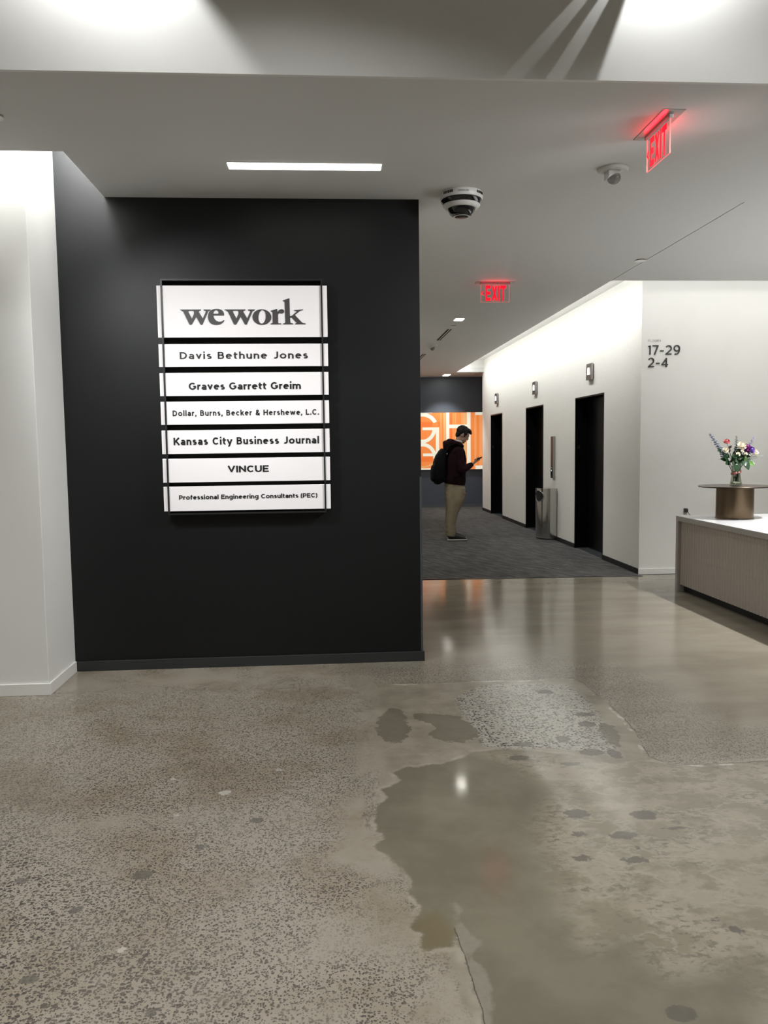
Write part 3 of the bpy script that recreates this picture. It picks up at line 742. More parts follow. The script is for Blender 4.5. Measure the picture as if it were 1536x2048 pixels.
mb = MB().add([(X_DARK, 8.735, 0.003), (X_ELEV, 8.585, 0.003), (X_ELEV, 8.70, 0.003), (6.0, 8.70, 0.003), (6.0, 19.1, 0.003), (X_DARK, 19.1, 0.003),
               (X_DARK, 8.735, -0.01), (X_ELEV, 8.585, -0.01), (X_ELEV, 8.70, -0.01), (6.0, 8.70, -0.01), (6.0, 19.1, -0.01), (X_DARK, 19.1, -0.01)],
              [(0, 1, 2, 3, 4, 5), (11, 10, 9, 8, 7, 6)] + [(i, (i + 1) % 6, (i + 1) % 6 + 6, i + 6) for i in range(6)])
struct(mb, 'floor_carpet', M['carpet'])
struct(MB().box((X_DARK, 8.655, -0.05), (6.0, 19.1, -0.011)), 'floor_carpet_backing', M['kick'])
struct(MB().add([(X_DARK, 8.722, 0.0), (X_ELEV, 8.572, 0.0), (X_ELEV, 8.590, 0.0), (X_DARK, 8.740, 0.0), (X_DARK, 8.722, 0.006), (X_ELEV, 8.572, 0.006), (X_ELEV, 8.590, 0.006), (X_DARK, 8.740, 0.006)],
                [(0, 1, 2, 3), (4, 5, 6, 7), (0, 1, 5, 4), (1, 2, 6, 5), (2, 3, 7, 6), (3, 0, 4, 7)]), 'trim_1', M['guard'])

# ceilings
mb = MB()
CT = H + 0.10
mb.box((-5, Y_SOFFIT + 0.02, H), (7, Y_SLOT, CT))
mb.box((X_SLOT, Y_SLOT, H), (7, Y_DARK, CT))
mb.box((X_DARK - 0.2, Y_DARK, H), (X_COVE - 0.004, Y_COVE, CT))
mb.box((X_COVE + 0.004, Y_DARK, H), (7, Y_COVE, CT))
mb.box((X_COVE - 0.004, Y_DARK, H + 0.03), (X_COVE + 0.004, Y_COVE, CT))
mb.box((X_DARK - 0.2, Y_COVE, H), (X_COVE, Y_COVE_END, CT))
mb.box((X_DARK - 0.2, Y_COVE_END, H), (6.2, Y_ART + 0.1, CT))
struct(mb, 'ceiling', M['ceiling'])
struct(MB().box((X_COVE - 0.05, Y_COVE, 3.50), (7, Y_FLOORS + 0.1, 3.56)).box((X_COVE - 0.05, Y_FLOORS, 3.36), (X_ELEV, Y_COVE_END + 0.1, 3.42))
       .box((X_COVE - 0.05, Y_COVE - 0.06, CT), (7, Y_COVE - 0.0, 3.56)).box((X_COVE - 0.06, Y_COVE, CT), (X_COVE, Y_COVE_END, 3.56))
       .box((X_COVE, Y_COVE_END - 0.0, CT), (X_ELEV, Y_COVE_END + 0.06, 3.42)), 'ceiling_cove', M['white'])
struct(MB().box((-5, Y_SLOT - 0.06, 3.75), (X_SLOT + 0.06, Y_DARK + 0.1, 3.81)).box((-5, Y_SLOT - 0.06, CT), (X_SLOT + 0.06, Y_SLOT, 3.75))
       .box((X_SLOT, Y_SLOT, CT), (X_SLOT + 0.06, Y_DARK, 3.75)), 'ceiling_slot', M['white'])
struct(MB().box((-5, -4, Z_LOBBY), (7, Y_SOFFIT + 0.02, Z_LOBBY + 0.1)), 'ceiling_lobby', M['ceiling'])
struct(MB().box((-5, Y_SOFFIT, H), (7, Y_SOFFIT + 0.02, Z_LOBBY)), 'wall_bulkhead', M['white'])
# walls
struct(MB().box((-5, Y_PILLAR, 0), (X_PILLAR, Y_DARK + 0.1, 3.76)), 'wall_left', M['white'], bevel=0.004)
struct(MB().box((X_PILLAR, Y_DARK, 0), (X_DARK, Y_DARK + 0.16, 3.76)), 'wall_front', M['darkwall'])
struct(MB().box((X_DARK - 0.16, Y_DARK + 0.16, 0), (X_DARK, Y_ART, H)), 'wall_corridor', M['wallcover'])
struct(MB().box((X_DARK - 0.16, Y_ART, 0), (6.2, Y_ART + 0.1, H)), 'wall_back', M['slatewall'])
struct(MB().box((X_ELEV + 0.0005, Y_FLOORS, 0), (7, Y_FLOORS + 0.10, 3.5)), 'wall_right', M['white'])
mb = MB(); ye = [Y_FLOORS + 0.0005]
for a, b in DOORS: ye += [a, b]
ye.append(Y_ELEV_END)
for i in range(0, len(ye), 2): mb.box((X_ELEV, ye[i], 0), (X_ELEV + 0.3, ye[i + 1], 3.5))
for a, b in DOORS: mb.box((X_ELEV, a, DOOR_TOP), (X_ELEV + 0.3, b, 3.5))
struct(mb, 'wall_elevator', M['wallcover'])
struct(MB().box((X_ELEV + 0.3, Y_FLOORS + 0.1, 0), (X_ELEV + 0.36, Y_ELEV_END, 3.5)), 'wall_elevator_rear', M['blackbase'])
struct(MB().box((6.0, Y_ELEV_END - 0.4, 0), (6.1, Y_ART, H)).box((X_ELEV + 0.3, Y_ELEV_END - 0.4, 0), (6.0, Y_ELEV_END - 0.3, H)), 'wall_passage', M['wallcover'])
struct(MB().box((-5.1, -4, 0), (-5, Y_DARK, Z_LOBBY)), 'wall_lobby_left', M['white'])
struct(MB().box((7, -4, 0), (7.1, Y_FLOORS, Z_LOBBY)), 'wall_lobby_right', M['white'])
struct(MB().box((-5, -4.1, 0), (7, -4, Z_LOBBY)), 'wall_lobby_rear', M['white'])
# baseboards
struct(MB().box((-5, Y_PILLAR - 0.012, 0), (X_PILLAR + 0.012, Y_PILLAR, 0.072)).box((X_PILLAR, Y_PILLAR, 0), (X_PILLAR + 0.012, Y_DARK - 0.012, 0.072)), 'baseboard_left', M['whitebase'], bevel=0.002)
struct(MB().box((X_PILLAR + 0.001, Y_DARK - 0.012, 0.001), (X_DARK + 0.012, Y_DARK, 0.068)).box((X_DARK, Y_DARK, 0.001), (X_DARK + 0.012, Y_ART - 0.012, 0.068)), 'baseboard_front', M['darkbase'], bevel=0.002)
mb = MB()
for i in range(0, len(ye), 2): mb.box((X_ELEV - 0.008, ye[i] - (0.0 if i else 0.002), 0), (X_ELEV, ye[i + 1], 0.066))
struct(mb, 'baseboard_elevator', M['blackbase'])
struct(MB().box((X_ELEV - 0.006, Y_FLOORS - 0.012, 0), (7, Y_FLOORS, 0.066)), 'baseboard_right', M['whitebase'], bevel=0.002)
struct(MB().box((X_DARK + 0.012, Y_ART - 0.012, 0.003), (6.0, Y_ART, 0.066)), 'baseboard_back', M['slatebase'])
# corner guard
g = MB().box((X_DARK - 0.012, Y_DARK - 0.003, 0.07), (X_DARK + 0.003, Y_DARK, 1.272)).box((X_DARK, Y_DARK, 0.07), (X_DARK + 0.003, Y_DARK + 0.05, 1.272))
gr = tag(g.build('corner_guard', M['guard'], base=(X_DARK, Y_DARK, 0.07)), 'slim grey corner guard on the lower edge of the charcoal directory wall', 'corner guard')
for zz in (0.20, 1.15): MB().lathe([(0.0035, 0), (0.003, 0.001)], (0, 0, 0), 10).build('screw', M['chrome'], gr, base=(0, 0, 0)).location = (-0.005, -0.0032, zz - 0.07)
for c in gr.children: c.rotation_euler = (PI / 2, 0, 0)

# elevator doors
XR = X_ELEV + 0.185
for i, ((a, b), num) in enumerate(zip(DOORS, '456')):
    d = bpy.data.objects.new('door_%d' % (i + 1), None); COL.objects.link(d); d.location = (X_ELEV, (a + b) / 2, 0); tag(d, kind='structure')
    t = 0.004
    struct(MB().box((X_ELEV - t, a, 0.004), (XR + 0.03, a + 0.02, DOOR_TOP)).box((X_ELEV - t, b - 0.02, 0.004), (XR + 0.03, b, DOOR_TOP)).box((X_ELEV - t, a + 0.02, DOOR_TOP - 0.02), (XR + 0.03, b - 0.02, DOOR_TOP)), 'door_frame', M['doorblack'], d)
    m_ = (a + b) / 2
    struct(MB().box((XR, a + 0.02, 0.012), (XR + 0.025, m_ - 0.002, DOOR_TOP - 0.02)), 'door_panel', M['doorblack'], d)
    struct(MB().box((XR, m_ + 0.002, 0.012), (XR + 0.025, b - 0.02, DOOR_TOP - 0.02)), 'door_panel', M['doorblack'], d)
    struct(MB().box((X_ELEV + 0.03, a + 0.02, 0.0), (XR + 0.05, b - 0.02, 0.010)), 'door_sill', M['guard'], d)
    mk = MB(); fn = lambda x, z, dd, b=b: (x, b - 0.02 - dd, z)
    text_mb(mk, num, fn, X_ELEV + 0.024, 0, 1.405, 0.062, 0.16, 0.0015, tracking=0.0)
    struct(mk, 'door_marking', M['doortext'], d)

# ------------------------------------------------------------------ directory sign
YF, YP = 5.302, 5.309          # front edge of the frame, face of the plates
sign = thing('directory_sign', 'black framed tenant directory sign with seven white plates on the charcoal wall', 'sign', (-0.545, Y_DARK, 1.047))
fx0, fx1, fz0, fz1, ft = -1.064, -0.027, 1.047, 2.569, 0.0105
MB().box((fx0, YF, fz0), (fx0 + ft, Y_DARK, fz1)).box((fx1 - ft, YF, fz0), (fx1, Y_DARK, fz1)).box((fx0 + ft, YF, fz0), (fx1 - ft, Y_DARK, fz0 + ft)).box((fx0 + ft, YF, fz1 - ft), (fx1 - ft, Y_DARK, fz1)).build('frame', M['blackmetal'], sign)
MB().box((fx0 + ft, Y_DARK - 0.004, fz0 + ft), (fx1 - ft, Y_DARK, fz1 - ft)).build('back_plate', M['blackmetal'], sign)
fs = lambda x, z, d: (x, YP - d, z)
PLATES = [(2.198, 2.528), (2.010, 2.156), (1.823, 1.972), (1.637, 1.787), (1.447, 1.601), (1.260, 1.416), (1.071, 1.234)]
LINES = [None,
 ('Davis Bethune Jones', -0.956, -0.129, 2.060, 0.0455, 0.175, 'lettersoft', 0.25),
 ('Graves Garrett Greim', -0.905, -0.179, 1.862, 0.0465, 0.205, 'letterblack', 0.13),
 ('Dollar, Burns, Becker & Hershewe, L.C.', -1.014, -0.065, 1.6935, 0.0365, 0.19, 'letterblack', 0.19),
 ('Kansas City Business Journal', -1.014, -0.067, 1.505, 0.0475, 0.205, 'letterblack', 0.16),
 ('VINCUE', -0.670, -0.401, 1.3215, 0.0440, 0.20, 'letterblack', 0.13),
 ('Professional Engineering Consultants (PEC)', -0.991, -0.087, 1.1475, 0.0290, 0.195, 'letterblack', 0.12)]
def logo_mesh(parent):
    def P(a, b): return (-0.9475 + (a - 50) / 1432 * 0.8075, 2.2803 + (335 - b) / 170 * 0.0957)
    w1 = [(50,165),(293,165),(291,175),(268,184),(269,195),(310,266),(345,194),(346,184),(322,176),(320,165),(401,165),(398,175),(374,185),(305,333),(300,337),(285,337),(280,333),(235,248),(184,333),(178,337),(162,337),(156,333),(92,192),(72,178)]
    h1 = [(148,190),(152,181),(200,179),(211,188),(212,213),(187,268)]
    e = [(552,234),(552,212),(545,190),(530,173),(508,163),(482,158),(455,158),(428,163),(404,174),(385,192),(373,215),(368,245),(370,272),(378,297),(393,318),(415,332),(445,340),(478,340),(508,333),(532,318),(548,300),(554,288),(546,284),(530,297),(510,304),(488,303),(465,294),(447,277),(435,255),(431,234)]
    he = [(431,213),(434,195),(444,181),(458,174),(472,175),(484,184),(490,199),(486,213)]
    o = [(983 + 108 * math.cos(t), 252 + 89 * math.sin(t)) for t in [2 * PI * k / 40 for k in range(40)]]
    ho = [(985 + 42 * math.cos(t) - 6 * math.sin(t), 250 + 76 * math.sin(t)) for t in [2 * PI * k / 32 for k in range(32)]]
    r = [(1087,180),(1160,158),(1163,196),(1175,178),(1192,166),(1212,162),(1230,168),(1239,181),(1238,197),(1226,209),(1210,214),(1192,210),(1182,208),(1171,218),(1168,232),(1168,318),(1176,323),(1203,325),(1203,335),(1080,335),(1080,326),(1098,322),(1105,315),(1105,202),(1100,193),(1087,190)]
    k = [(1228,62),(1303,38),(1304,240),(1326,238),(1384,190),(1378,185),(1355,182),(1355,174),(1458,165),(1458,173),(1420,184),(1362,229),(1440,312),(1456,322),(1482,325),(1482,335),(1362,335),(1362,326),(1380,321),(1376,314),(1322,258),(1305,262),(1308,315),(1316,322),(1340,325),(1340,335),(1225,335),(1225,326),(1243,322),(1250,314),(1247,84),(1242,74),(1230,72)]
    cu = bpy.data.curves.new('logo', 'CURVE'); cu.dimensions = '2D'; cu.fill_mode = 'BOTH'; cu.extrude = 0.0012
    for poly in (w1, h1, e, he, [(a + 505, b) for a, b in w1], [(a + 505, b) for a, b in h1], o, ho, r, k):
        s = cu.splines.new('POLY'); s.points.add(len(poly) - 1); s.use_cyclic_u = True
        for pt, q in zip(s.points, poly): x, z = P(*q); pt.co = (x, z, 0, 1)
    tmp = bpy.data.objects.new('tmp', cu); COL.objects.link(tmp)
    dg = bpy.context.evaluated_depsgraph_get(); dg.update()
    me = bpy.data.meshes.new_from_object(tmp.evaluated_get(dg)); bpy.data.objects.remove(tmp)
    org = parent_origin(parent)
    for v in me.vertices: v.co = Vector((v.co.x, YP - 0.0012 - v.co.z, v.co.y)) - org
    me.materials.clear(); me.materials.append(M['lettergrey'])
    ob = bpy.data.objects.new('lettering', me); COL.objects.link(ob); ob.parent = parent
for (z0, z1), ln in zip(PLATES, LINES):
    p = MB().box((-1.090, YP, z0), (0.003, YP + 0.012, z1)).build('name_plate', M['acrylic'], sign, bevel=0.0012)
    if ln is None:
        p['label'] = 'tall white plate with the large grey logo'; logo_mesh(p)
    else:
        t, x0, x1, zb, cap, wt, mt, sq = ln
        for wd in text_words(t, fs, x0, x1, zb, cap, wt, 0.002, sq): wd.build('lettering', M[mt], p)

# ------------------------------------------------------------------ things on the ceiling
led = thing('linear_ceiling_light', 'long white linear ceiling light in front of the charcoal wall', 'ceiling light', (-0.11, 4.77, H))
MB().box((-0.556, 4.713, H - 0.003), (0.336, 4.825, H)).build('frame', M['plastic'], led)
MB().box((-0.549, 4.719, H - 0.006), (0.329, 4.819, H - 0.003)).build('diffuser', M['led'], led)

def downlight(x, y, label, w_=0.055, l_=0.075):
    t = thing('recessed_downlight', label, 'ceiling light', (x, y, H), 'square corridor downlights')
    MB().box((x - w_ - .008, y - l_ - .008, H - 0.003), (x + w_ + .008, y + l_ + .008, H)).build('trim', M['plastic'], t)
    MB().box((x - w_, y - l_, H - 0.006), (x + w_, y + l_, H - 0.003)).build('lens', M['downled'], t)
    spot('corridor_downlight_or_fill', (x, y, H - 0.03), (x, y, 0), 60 if y < 15 else 150, 95, 0.6, WARM, 0.04)
downlight(1.70, 10.36, 'square lit downlight beyond the far exit sign, before the slotted air diffuser', 0.055, 0.08)
downlight(2.73, 18.45, 'small square lit downlight at the corridor end above the slate wall', 0.07, 0.16)

for hy in (11.6, 14.2, 16.8):
    spot('corridor_downlight_or_fill', (1.12, hy, H - 0.02), (1.25, hy, 0), 52, 140, 0.6, WARM, 0.05)  # extra unseen lamps added to brighten the corridor and elevator wall

def diffuser(y0, y1, label):
    x0, x1 = 1.677, 1.738
    t = thing('linear_air_diffuser', label, 'air vent', ((x0 + x1) / 2, (y0 + y1) / 2, H), 'slotted air diffusers in the corridor ceiling')
    MB().box((x0 - .006, y0 - .006, H - 0.002), (x1 + .006, y1 + .006, H)).build('frame', M['ceiling'], t)
    for a, b in ((x0, x0 + .024), (x1 - .024, x1)): MB().box((a, y0, H - 0.004), (b, y1, H - 0.002)).build('slot', M['darkvoid'], t)
    MB().box((x0 + .026, y0, H - 0.010), (x1 - .026, y1, H - 0.002)).build('blade', M['plastic'], t)
diffuser(11.22, 12.38, 'two-slot linear air diffuser before the corridor fire strobe')
diffuser(14.19, 15.4, 'two-slot linear air diffuser beyond the corridor fire strobe, cut off by the charcoal wall')

def sprinkler(x, y, label, r=0.05):
    t = thing('sprinkler_cover', label, 'sprinkler', (x, y, H), 'round sprinkler covers on the ceiling')
    MB().lathe([(r * 0.80, -0.006), (r * 0.80, 0)], (x, y, H), 24).build('collar', M['darkvoid'], t)
    MB().lathe([(r, -0.010), (r, -0.006)], (x, y, H), 32).build('cover_plate', M['whitebase'], t, smooth=True)
sprinkler(2.788, 7.06, 'round sprinkler cover beside the dark ceiling joint')
sprinkler(1.722, 10.93, 'round sprinkler cover just behind the nearer corridor downlight', 0.045)
sprinkler(3.374, 18.30, 'small round sprinkler cover at the far end of the corridor', 0.045)
sprinkler(-1.592, 4.12, 'round sprinkler cover at the upper left edge above the white pillar', 0.045)

def dome_camera():
    x, y = 0.880, 5.245; t = thing('dome_camera', 'black and white multi-lens dome security camera beside the charcoal wall top', 'security camera', (x, y, H))
    c = (x, y, H)
    ring = MB().lathe([(0.133, 0), (0.137, -0.010), (0.138, -0.036), (0.132, -0.044)], c, 48).build('base_ring', M['plastic'], t, smooth=True)
    for a0 in (-152, -52):
        vt = MB()
        for k in range(6):
            a = math.radians(a0 + k * 5.5); p = Vector((math.cos(a), math.sin(a), 0)); q = Vector((-math.sin(a), math.cos(a), 0)) * 0.004
            pts = [Vector(c) + p * rr + q * s + Vector((0, 0, z)) for rr in (0.1355, 0.1392) for s in (-1, 1) for z in (-0.026, -0.010)]
            vt.add(pts, [(0, 1, 3, 2), (4, 6, 7, 5), (0, 4, 5, 1), (2, 3, 7, 6), (0, 2, 6, 4), (1, 5, 7, 3)])
        vt.build('vent', M['darkvoid'], ring)
    def fn(u, z, d):
        a = math.radians(-94) + u / 0.139; return (x + (0.1383 + d) * math.cos(a), y + (0.1383 + d) * math.sin(a), H + z)
    text_mb(MB(), 'AVIGILON', fn, -0.034, 0.034, -0.026, 0.010, 0.16, 0.0008).build('lettering', M['letterpale'], ring)
    MB().lathe([(0.131, -0.044), (0.134, -0.050), (0.120, -0.072), (0.116, -0.074)], c, 48).build('dark_band', M['blackgloss'], t, smooth=True)
    MB().lathe([(0.117, -0.072), (0.121, -0.078), (0.104, -0.096), (0.088, -0.098)], c, 48).build('lower_ring', M['plastic'], t, smooth=True)
    dm = MB().lathe([(0.089, -0.096), (0.086, -0.110), (0.076, -0.130), (0.060, -0.143), (0.036, -0.149), (0.0, -0.150)], c, 48, cap=False).build('dome', M['blackgloss'], t, smooth=True)
    MB().lathe([(0.052, -0.1462), (0.056, -0.1478), (0.048, -0.150), (0.044, -0.1485)], c, 40, cap=False).build('lens_ring', M['plastic'], dm, smooth=True)
    MB().lathe([(0.044, -0.1482), (0.0, -0.1512)], c, 32, cap=False).build('lens_window', M['lens'], dm, smooth=True)
dome_camera()

def strobe(x, y, label, near=True):
    t = thing('fire_strobe', label, 'alarm strobe', (x, y, H), 'fire alarm strobes on the ceiling')
    c = (x, y, H)
    MB().lathe([(0.088, 0), (0.090, -0.008), (0.080, -0.018), (0.0, -0.020)], c, 40, cap=False).build('base', M['plastic'], t, smooth=True)
    b = MB()
    b.prism([(-0.042, -0.018), (0.042, -0.018), (0.042, -0.030), (-0.020, -0.050), (-0.042, -0.064)], lambda u, v, d: (x + u, y + d, H + v), -0.040, 0.040)
    b.build('housing', M['plastic'], t, bevel=0.006)
    ln = MB().ell((x + 0.004, y - 0.004, H - 0.055), (0.040, 0.040, 0.036), None, 24, 14).build('lens', M['strobelens'], t, smooth=True)
    MB().prism([(-0.018, -0.03), (0.018, -0.03), (0.006, -0.078), (-0.010, -0.078)], lambda u, v, d: (x + u, y + d, H + v), -0.010, 0.010).build('flash_tube', M['chrome'], ln)
    for k in range(2):
        a = 0.6 + PI * k; MB().lathe([(0.004, -0.021), (0.004, -0.018)], (x + 0.07 * math.cos(a), y + 0.07 * math.sin(a), H + 0.003), 10).build('screw', M['darkvoid'], t)
strobe(1.705, 4.76, 'white fire strobe with clear lens beside the nearer exit sign')
strobe(1.685, 12.95, 'white fire strobe with clear lens between the two corridor air diffusers')

EXIT_L = {
 'E': [[(0.56, 0.92), (0.08, 0.92), (0.08, 0.08), (0.58, 0.08)], [(0.08, 0.5), (0.5, 0.5)]],
}
def exit_sign(name, label, c, ax, length, drop):
    """c: middle of the top edge on the ceiling; ax: reading direction (unit x or y)"""
    c = Vector(c); ax = Vector(ax); nrm = Vector((ax.y, -ax.x, 0))       # towards the reader
    t = thing('exit_sign', label, 'exit sign', c, 'red edge-lit exit signs')
    fn = lambda u, v, d: tuple(c + ax * u + nrm * d + Vector((0, 0, v)))
    hl = length / 2
    def slab(u0, u1, v0, v1, d0, d1): return MB().prism([(u0, v0), (u1, v0), (u1, v1), (u0, v1)], fn, d0, d1)
    slab(-hl - .055, hl + .055, -.003, 0, -.055, .055).build('canopy', M['chromeplate'], t)
    a = MB(); a.prism([(-hl - .012, -.003), (hl + .012, -.003), (hl + .012, -.022), (-hl - .012, -.022)], fn, -.012, .012); a.build('mount', M['greyplastic'], t, bevel=0.004)
    pn = slab(-hl, hl, -drop, -.020, -.0025, .0025).build('panel', M['clear'], t)
    e = MB(); w_ = .0035
    for u0, u1, v0, v1 in ((-hl - w_ / 2, -hl, -drop, -.022), (hl, hl + w_ / 2, -drop, -.022), (-hl, hl, -drop - w_ / 2, -drop)):
        e.prism([(u0, v0), (u1, v0), (u1, v1), (u0, v1)], fn, -.0028, .0028)
    e.build('lit_edge', M['exitedge'], pn)
    cap = drop - 0.040; z0 = -drop + 0.010; u0 = -hl + length * 0.155; u1 = hl - length * 0.115
    lt = MB(); text_mb(lt, 'EXIT', lambda u, v, d: fn(u, v, 0.0027 + d), u0, u1, z0, cap, 0.21, 0.001, 0.54)
    ch = [(-hl + .026, z0 + cap * .62), (-hl + .005, z0 + cap * .49), (-hl + .026, z0 + cap * .36)]
    rb = ribbon(ch, 0.010)
    for i in range(2):
        q = [rb[i][0], rb[i + 1][0], rb[i + 1][1], rb[i][1]]; lt.prism([(p.x, p.y) for p in q], lambda u, v, d: fn(u, v, 0.0027 + d), 0, .001)
    lt.build('lettering', M['exit'], pn)
    l = bpy.data.lights.new('exit_glow', 'AREA'); l.shape = 'RECTANGLE'; l.size = length; l.size_y = 0.01; l.energy = 0.2; l.color = (1, 0.02, 0.04)
    for s in (-1, 1):
        o = bpy.data.objects.new('exit_glow', l); COL.objects.link(o); o.location = c + nrm * (0.014 * s) + Vector((0, 0, -.03))
        d = nrm * s + Vector((0, 0, 0.55)); q = d.to_track_quat('-Z', 'Y'); o.rotation_euler = q.to_euler()
        if abs(ax.y) > 0.5: l.size, l.size_y = l.size, l.size_y
    return t
M['chromeplate'] = pbr('glossy_canopy', (0.42, 0.40, 0.38), 0.30, 0.6)
exit_sign('exit_sign', 'red exit sign seen edge-on at the upper right, with its arrow facing the camera side', (1.710, 4.118, H), (0, -1, 0), 0.285, 0.188)
exit_sign('exit_sign', 'red exit sign facing the camera further down the corridor ceiling', (1.6845, 8.041, H), (1, 0, 0), 0.285, 0.192)

# ------------------------------------------------------------------ corridor fittings
def lantern(loc):
    t = thing('hall_lantern', 'steel lift lantern with a lit bell-shaped glass above the nearest black elevator door', 'wall light', loc, 'steel hall lanterns above the elevator doors')
    x, y, z = loc; fx = x - 0.038
    P = lambda u, v, d: (x - d, y - u, z + v)     # u grows towards the camera, d out of the wall
    MB().prism([(-.092, -.094), (.092, -.094), (.092, .094), (-.092, .094)], P, 0, .012).build('back_box', M['blackmetal'], t)
    b = MB()
    vs = [(x - .010, y + .100, z - .105), (x - .010, y - .100, z - .105), (x - .010, y - .100, z + .105), (x - .010, y + .100, z + .105),
          (fx, y + .112, z - .108), (fx, y - .112, z - .108), (fx, y - .100, z + .104), (fx, y + .100, z + .104)]
    b.add(vs, [(3, 2, 1, 0), (4, 5, 6, 7), (0, 1, 5, 4), (1, 2, 6, 5), (2, 3, 7, 6), (3, 0, 4, 7)])
    b.build('cover_plate', M['platesteel'], t, bevel=0.003)
    g_ = MB().prism([(-.040, -.044), (.040, -.044), (.026, .050), (-.026, .050)], P, .036, .047)
    g_.build('lit_glass', M['lantern'], t, bevel=0.005)
    MB().prism([(-.040, -.050), (.040, -.050), (.040, -.044), (-.040, -.044)], P, .036, .046).build('glass_shadow', M['blackmetal'], t)  # shadow beneath the glass, built as a black strip
    return t
l1 = lantern((X_ELEV, 10.385, 2.424))
copy_tree(l1, (X_ELEV, 13.21, 2.416), 'steel lift lantern with a lit bell-shaped glass above the middle black elevator door')
copy_tree(l1, (X_ELEV, 16.27, 2.424), 'steel lift lantern with a lit bell-shaped glass above the furthest black elevator door')

cs = thing('elevator_call_panel', 'tall slim steel elevator call panel on the white wall above the trash can', 'call panel', (X_ELEV, 12.11, 0.95))
PX = X_ELEV - 0.042
MB().box((PX + 0.004, 12.055, 0.955), (X_ELEV, 12.165, 1.60)).build('body', M['platesteel'], cs, bevel=0.003)
MB().box((PX, 12.06, 1.126), (PX + 0.004, 12.16, 1.595)).build('face_plate', M['callplate'], cs)
bg = MB().box((PX, 12.06, 0.96), (PX + 0.004, 12.16, 1.134)).build('glass_display', M['blackgloss'], cs)
MB().prism([(-.012, -.004), (.012, -.004), (0, .018)], lambda u, v, d: (PX - d, 12.115 + u, 1.070 + v), 0, .001).build('lit_arrow', M['whitedot'], bg)
MB().prism([(-.006, -.022), (.006, -.022), (.006, -.006), (-.006, -.006)], lambda u, v, d: (PX - d, 12.115 + u, 1.070 + v), 0, .001).build('lit_arrow', M['lettergrey'], bg)

def trash_can():
    cy, xb, xs, a, b, ht = 12.165, X_ELEV - 0.012, 3.345, 0.150, 0.245, 0.805
    t = thing('trash_can', 'half-round stainless steel trash can with a round opening, against the elevator wall', 'trash can', (3.36, cy, 0.003))
    def outline(g=0.0):
        pts = [(xb, cy - b - g), (xs, cy - b - g)]
        pts += [(xs - (a + g) * math.sin(PI * k / 28), cy - (b + g) * math.cos(PI * k / 28)) for k in range(1, 28)]
        return pts + [(xs, cy + b + g), (xb, cy + b + g)]
    V = lambda u, v, d: (u, v, d)
    MB().prism(outline(), V, 0.045, ht - 0.006).build('body', M['steel'], t, smooth=True, angle=30)
    MB().prism(outline(0.004), V, 0.003, 0.022).build('base_band', M['chrome'], t, smooth=True, angle=30)
    MB().prism(outline(-0.003), V, 0.022, 0.040).build('base_groove', M['blackgloss'], t, smooth=True, angle=30)
    MB().prism(outline(0.002), V, 0.040, 0.048).build('base_bead', M['chrome'], t, smooth=True, angle=30)
    MB().prism(outline(0.002), V, ht - 0.006, ht).build('lid', M['steel'], t, smooth=True, angle=30)
    # round opening, wrapped on the curved front
    def wrap(s, z, g):    # s: distance along y from the middle
        th = max(-1, min(1, s / b)); return (xs - (a + g) * math.sqrt(max(0, 1 - th * th)), cy + (b + g) * th * 0.999, z)
    zc = 0.685; R_ = 0.085; sc_ = -0.085
    n = 28; vs = [wrap(sc_, zc, .003)]; fs_ = []
    for j in range(1, 5):
        for k in range(n):
            an = 2 * PI * k / n; vs.append(wrap(sc_ + R_ * 1.35 * j / 4 * math.cos(an), zc + R_ * j / 4 * math.sin(an), .003))
    for k in range(n): fs_.append((0, 1 + k, 1 + (k + 1) % n))
    for j in range(3):
        for k in range(n): fs_.append((1 + j * n + k, 1 + (j + 1) * n + k, 1 + (j + 1) * n + (k + 1) % n, 1 + j * n + (k + 1) % n))
    MB().add(vs, fs_).build('opening', M['darkvoid'], t)
    ringp = [wrap(sc_ + R_ * 1.35 * math.cos(2 * PI * k / n), zc + R_ * math.sin(2 * PI * k / n), .003) for k in range(n + 1)]
    MB().tube(ringp, 0.005, 8).build('opening_rim', M['steel'], t, smooth=True)
trash_can()

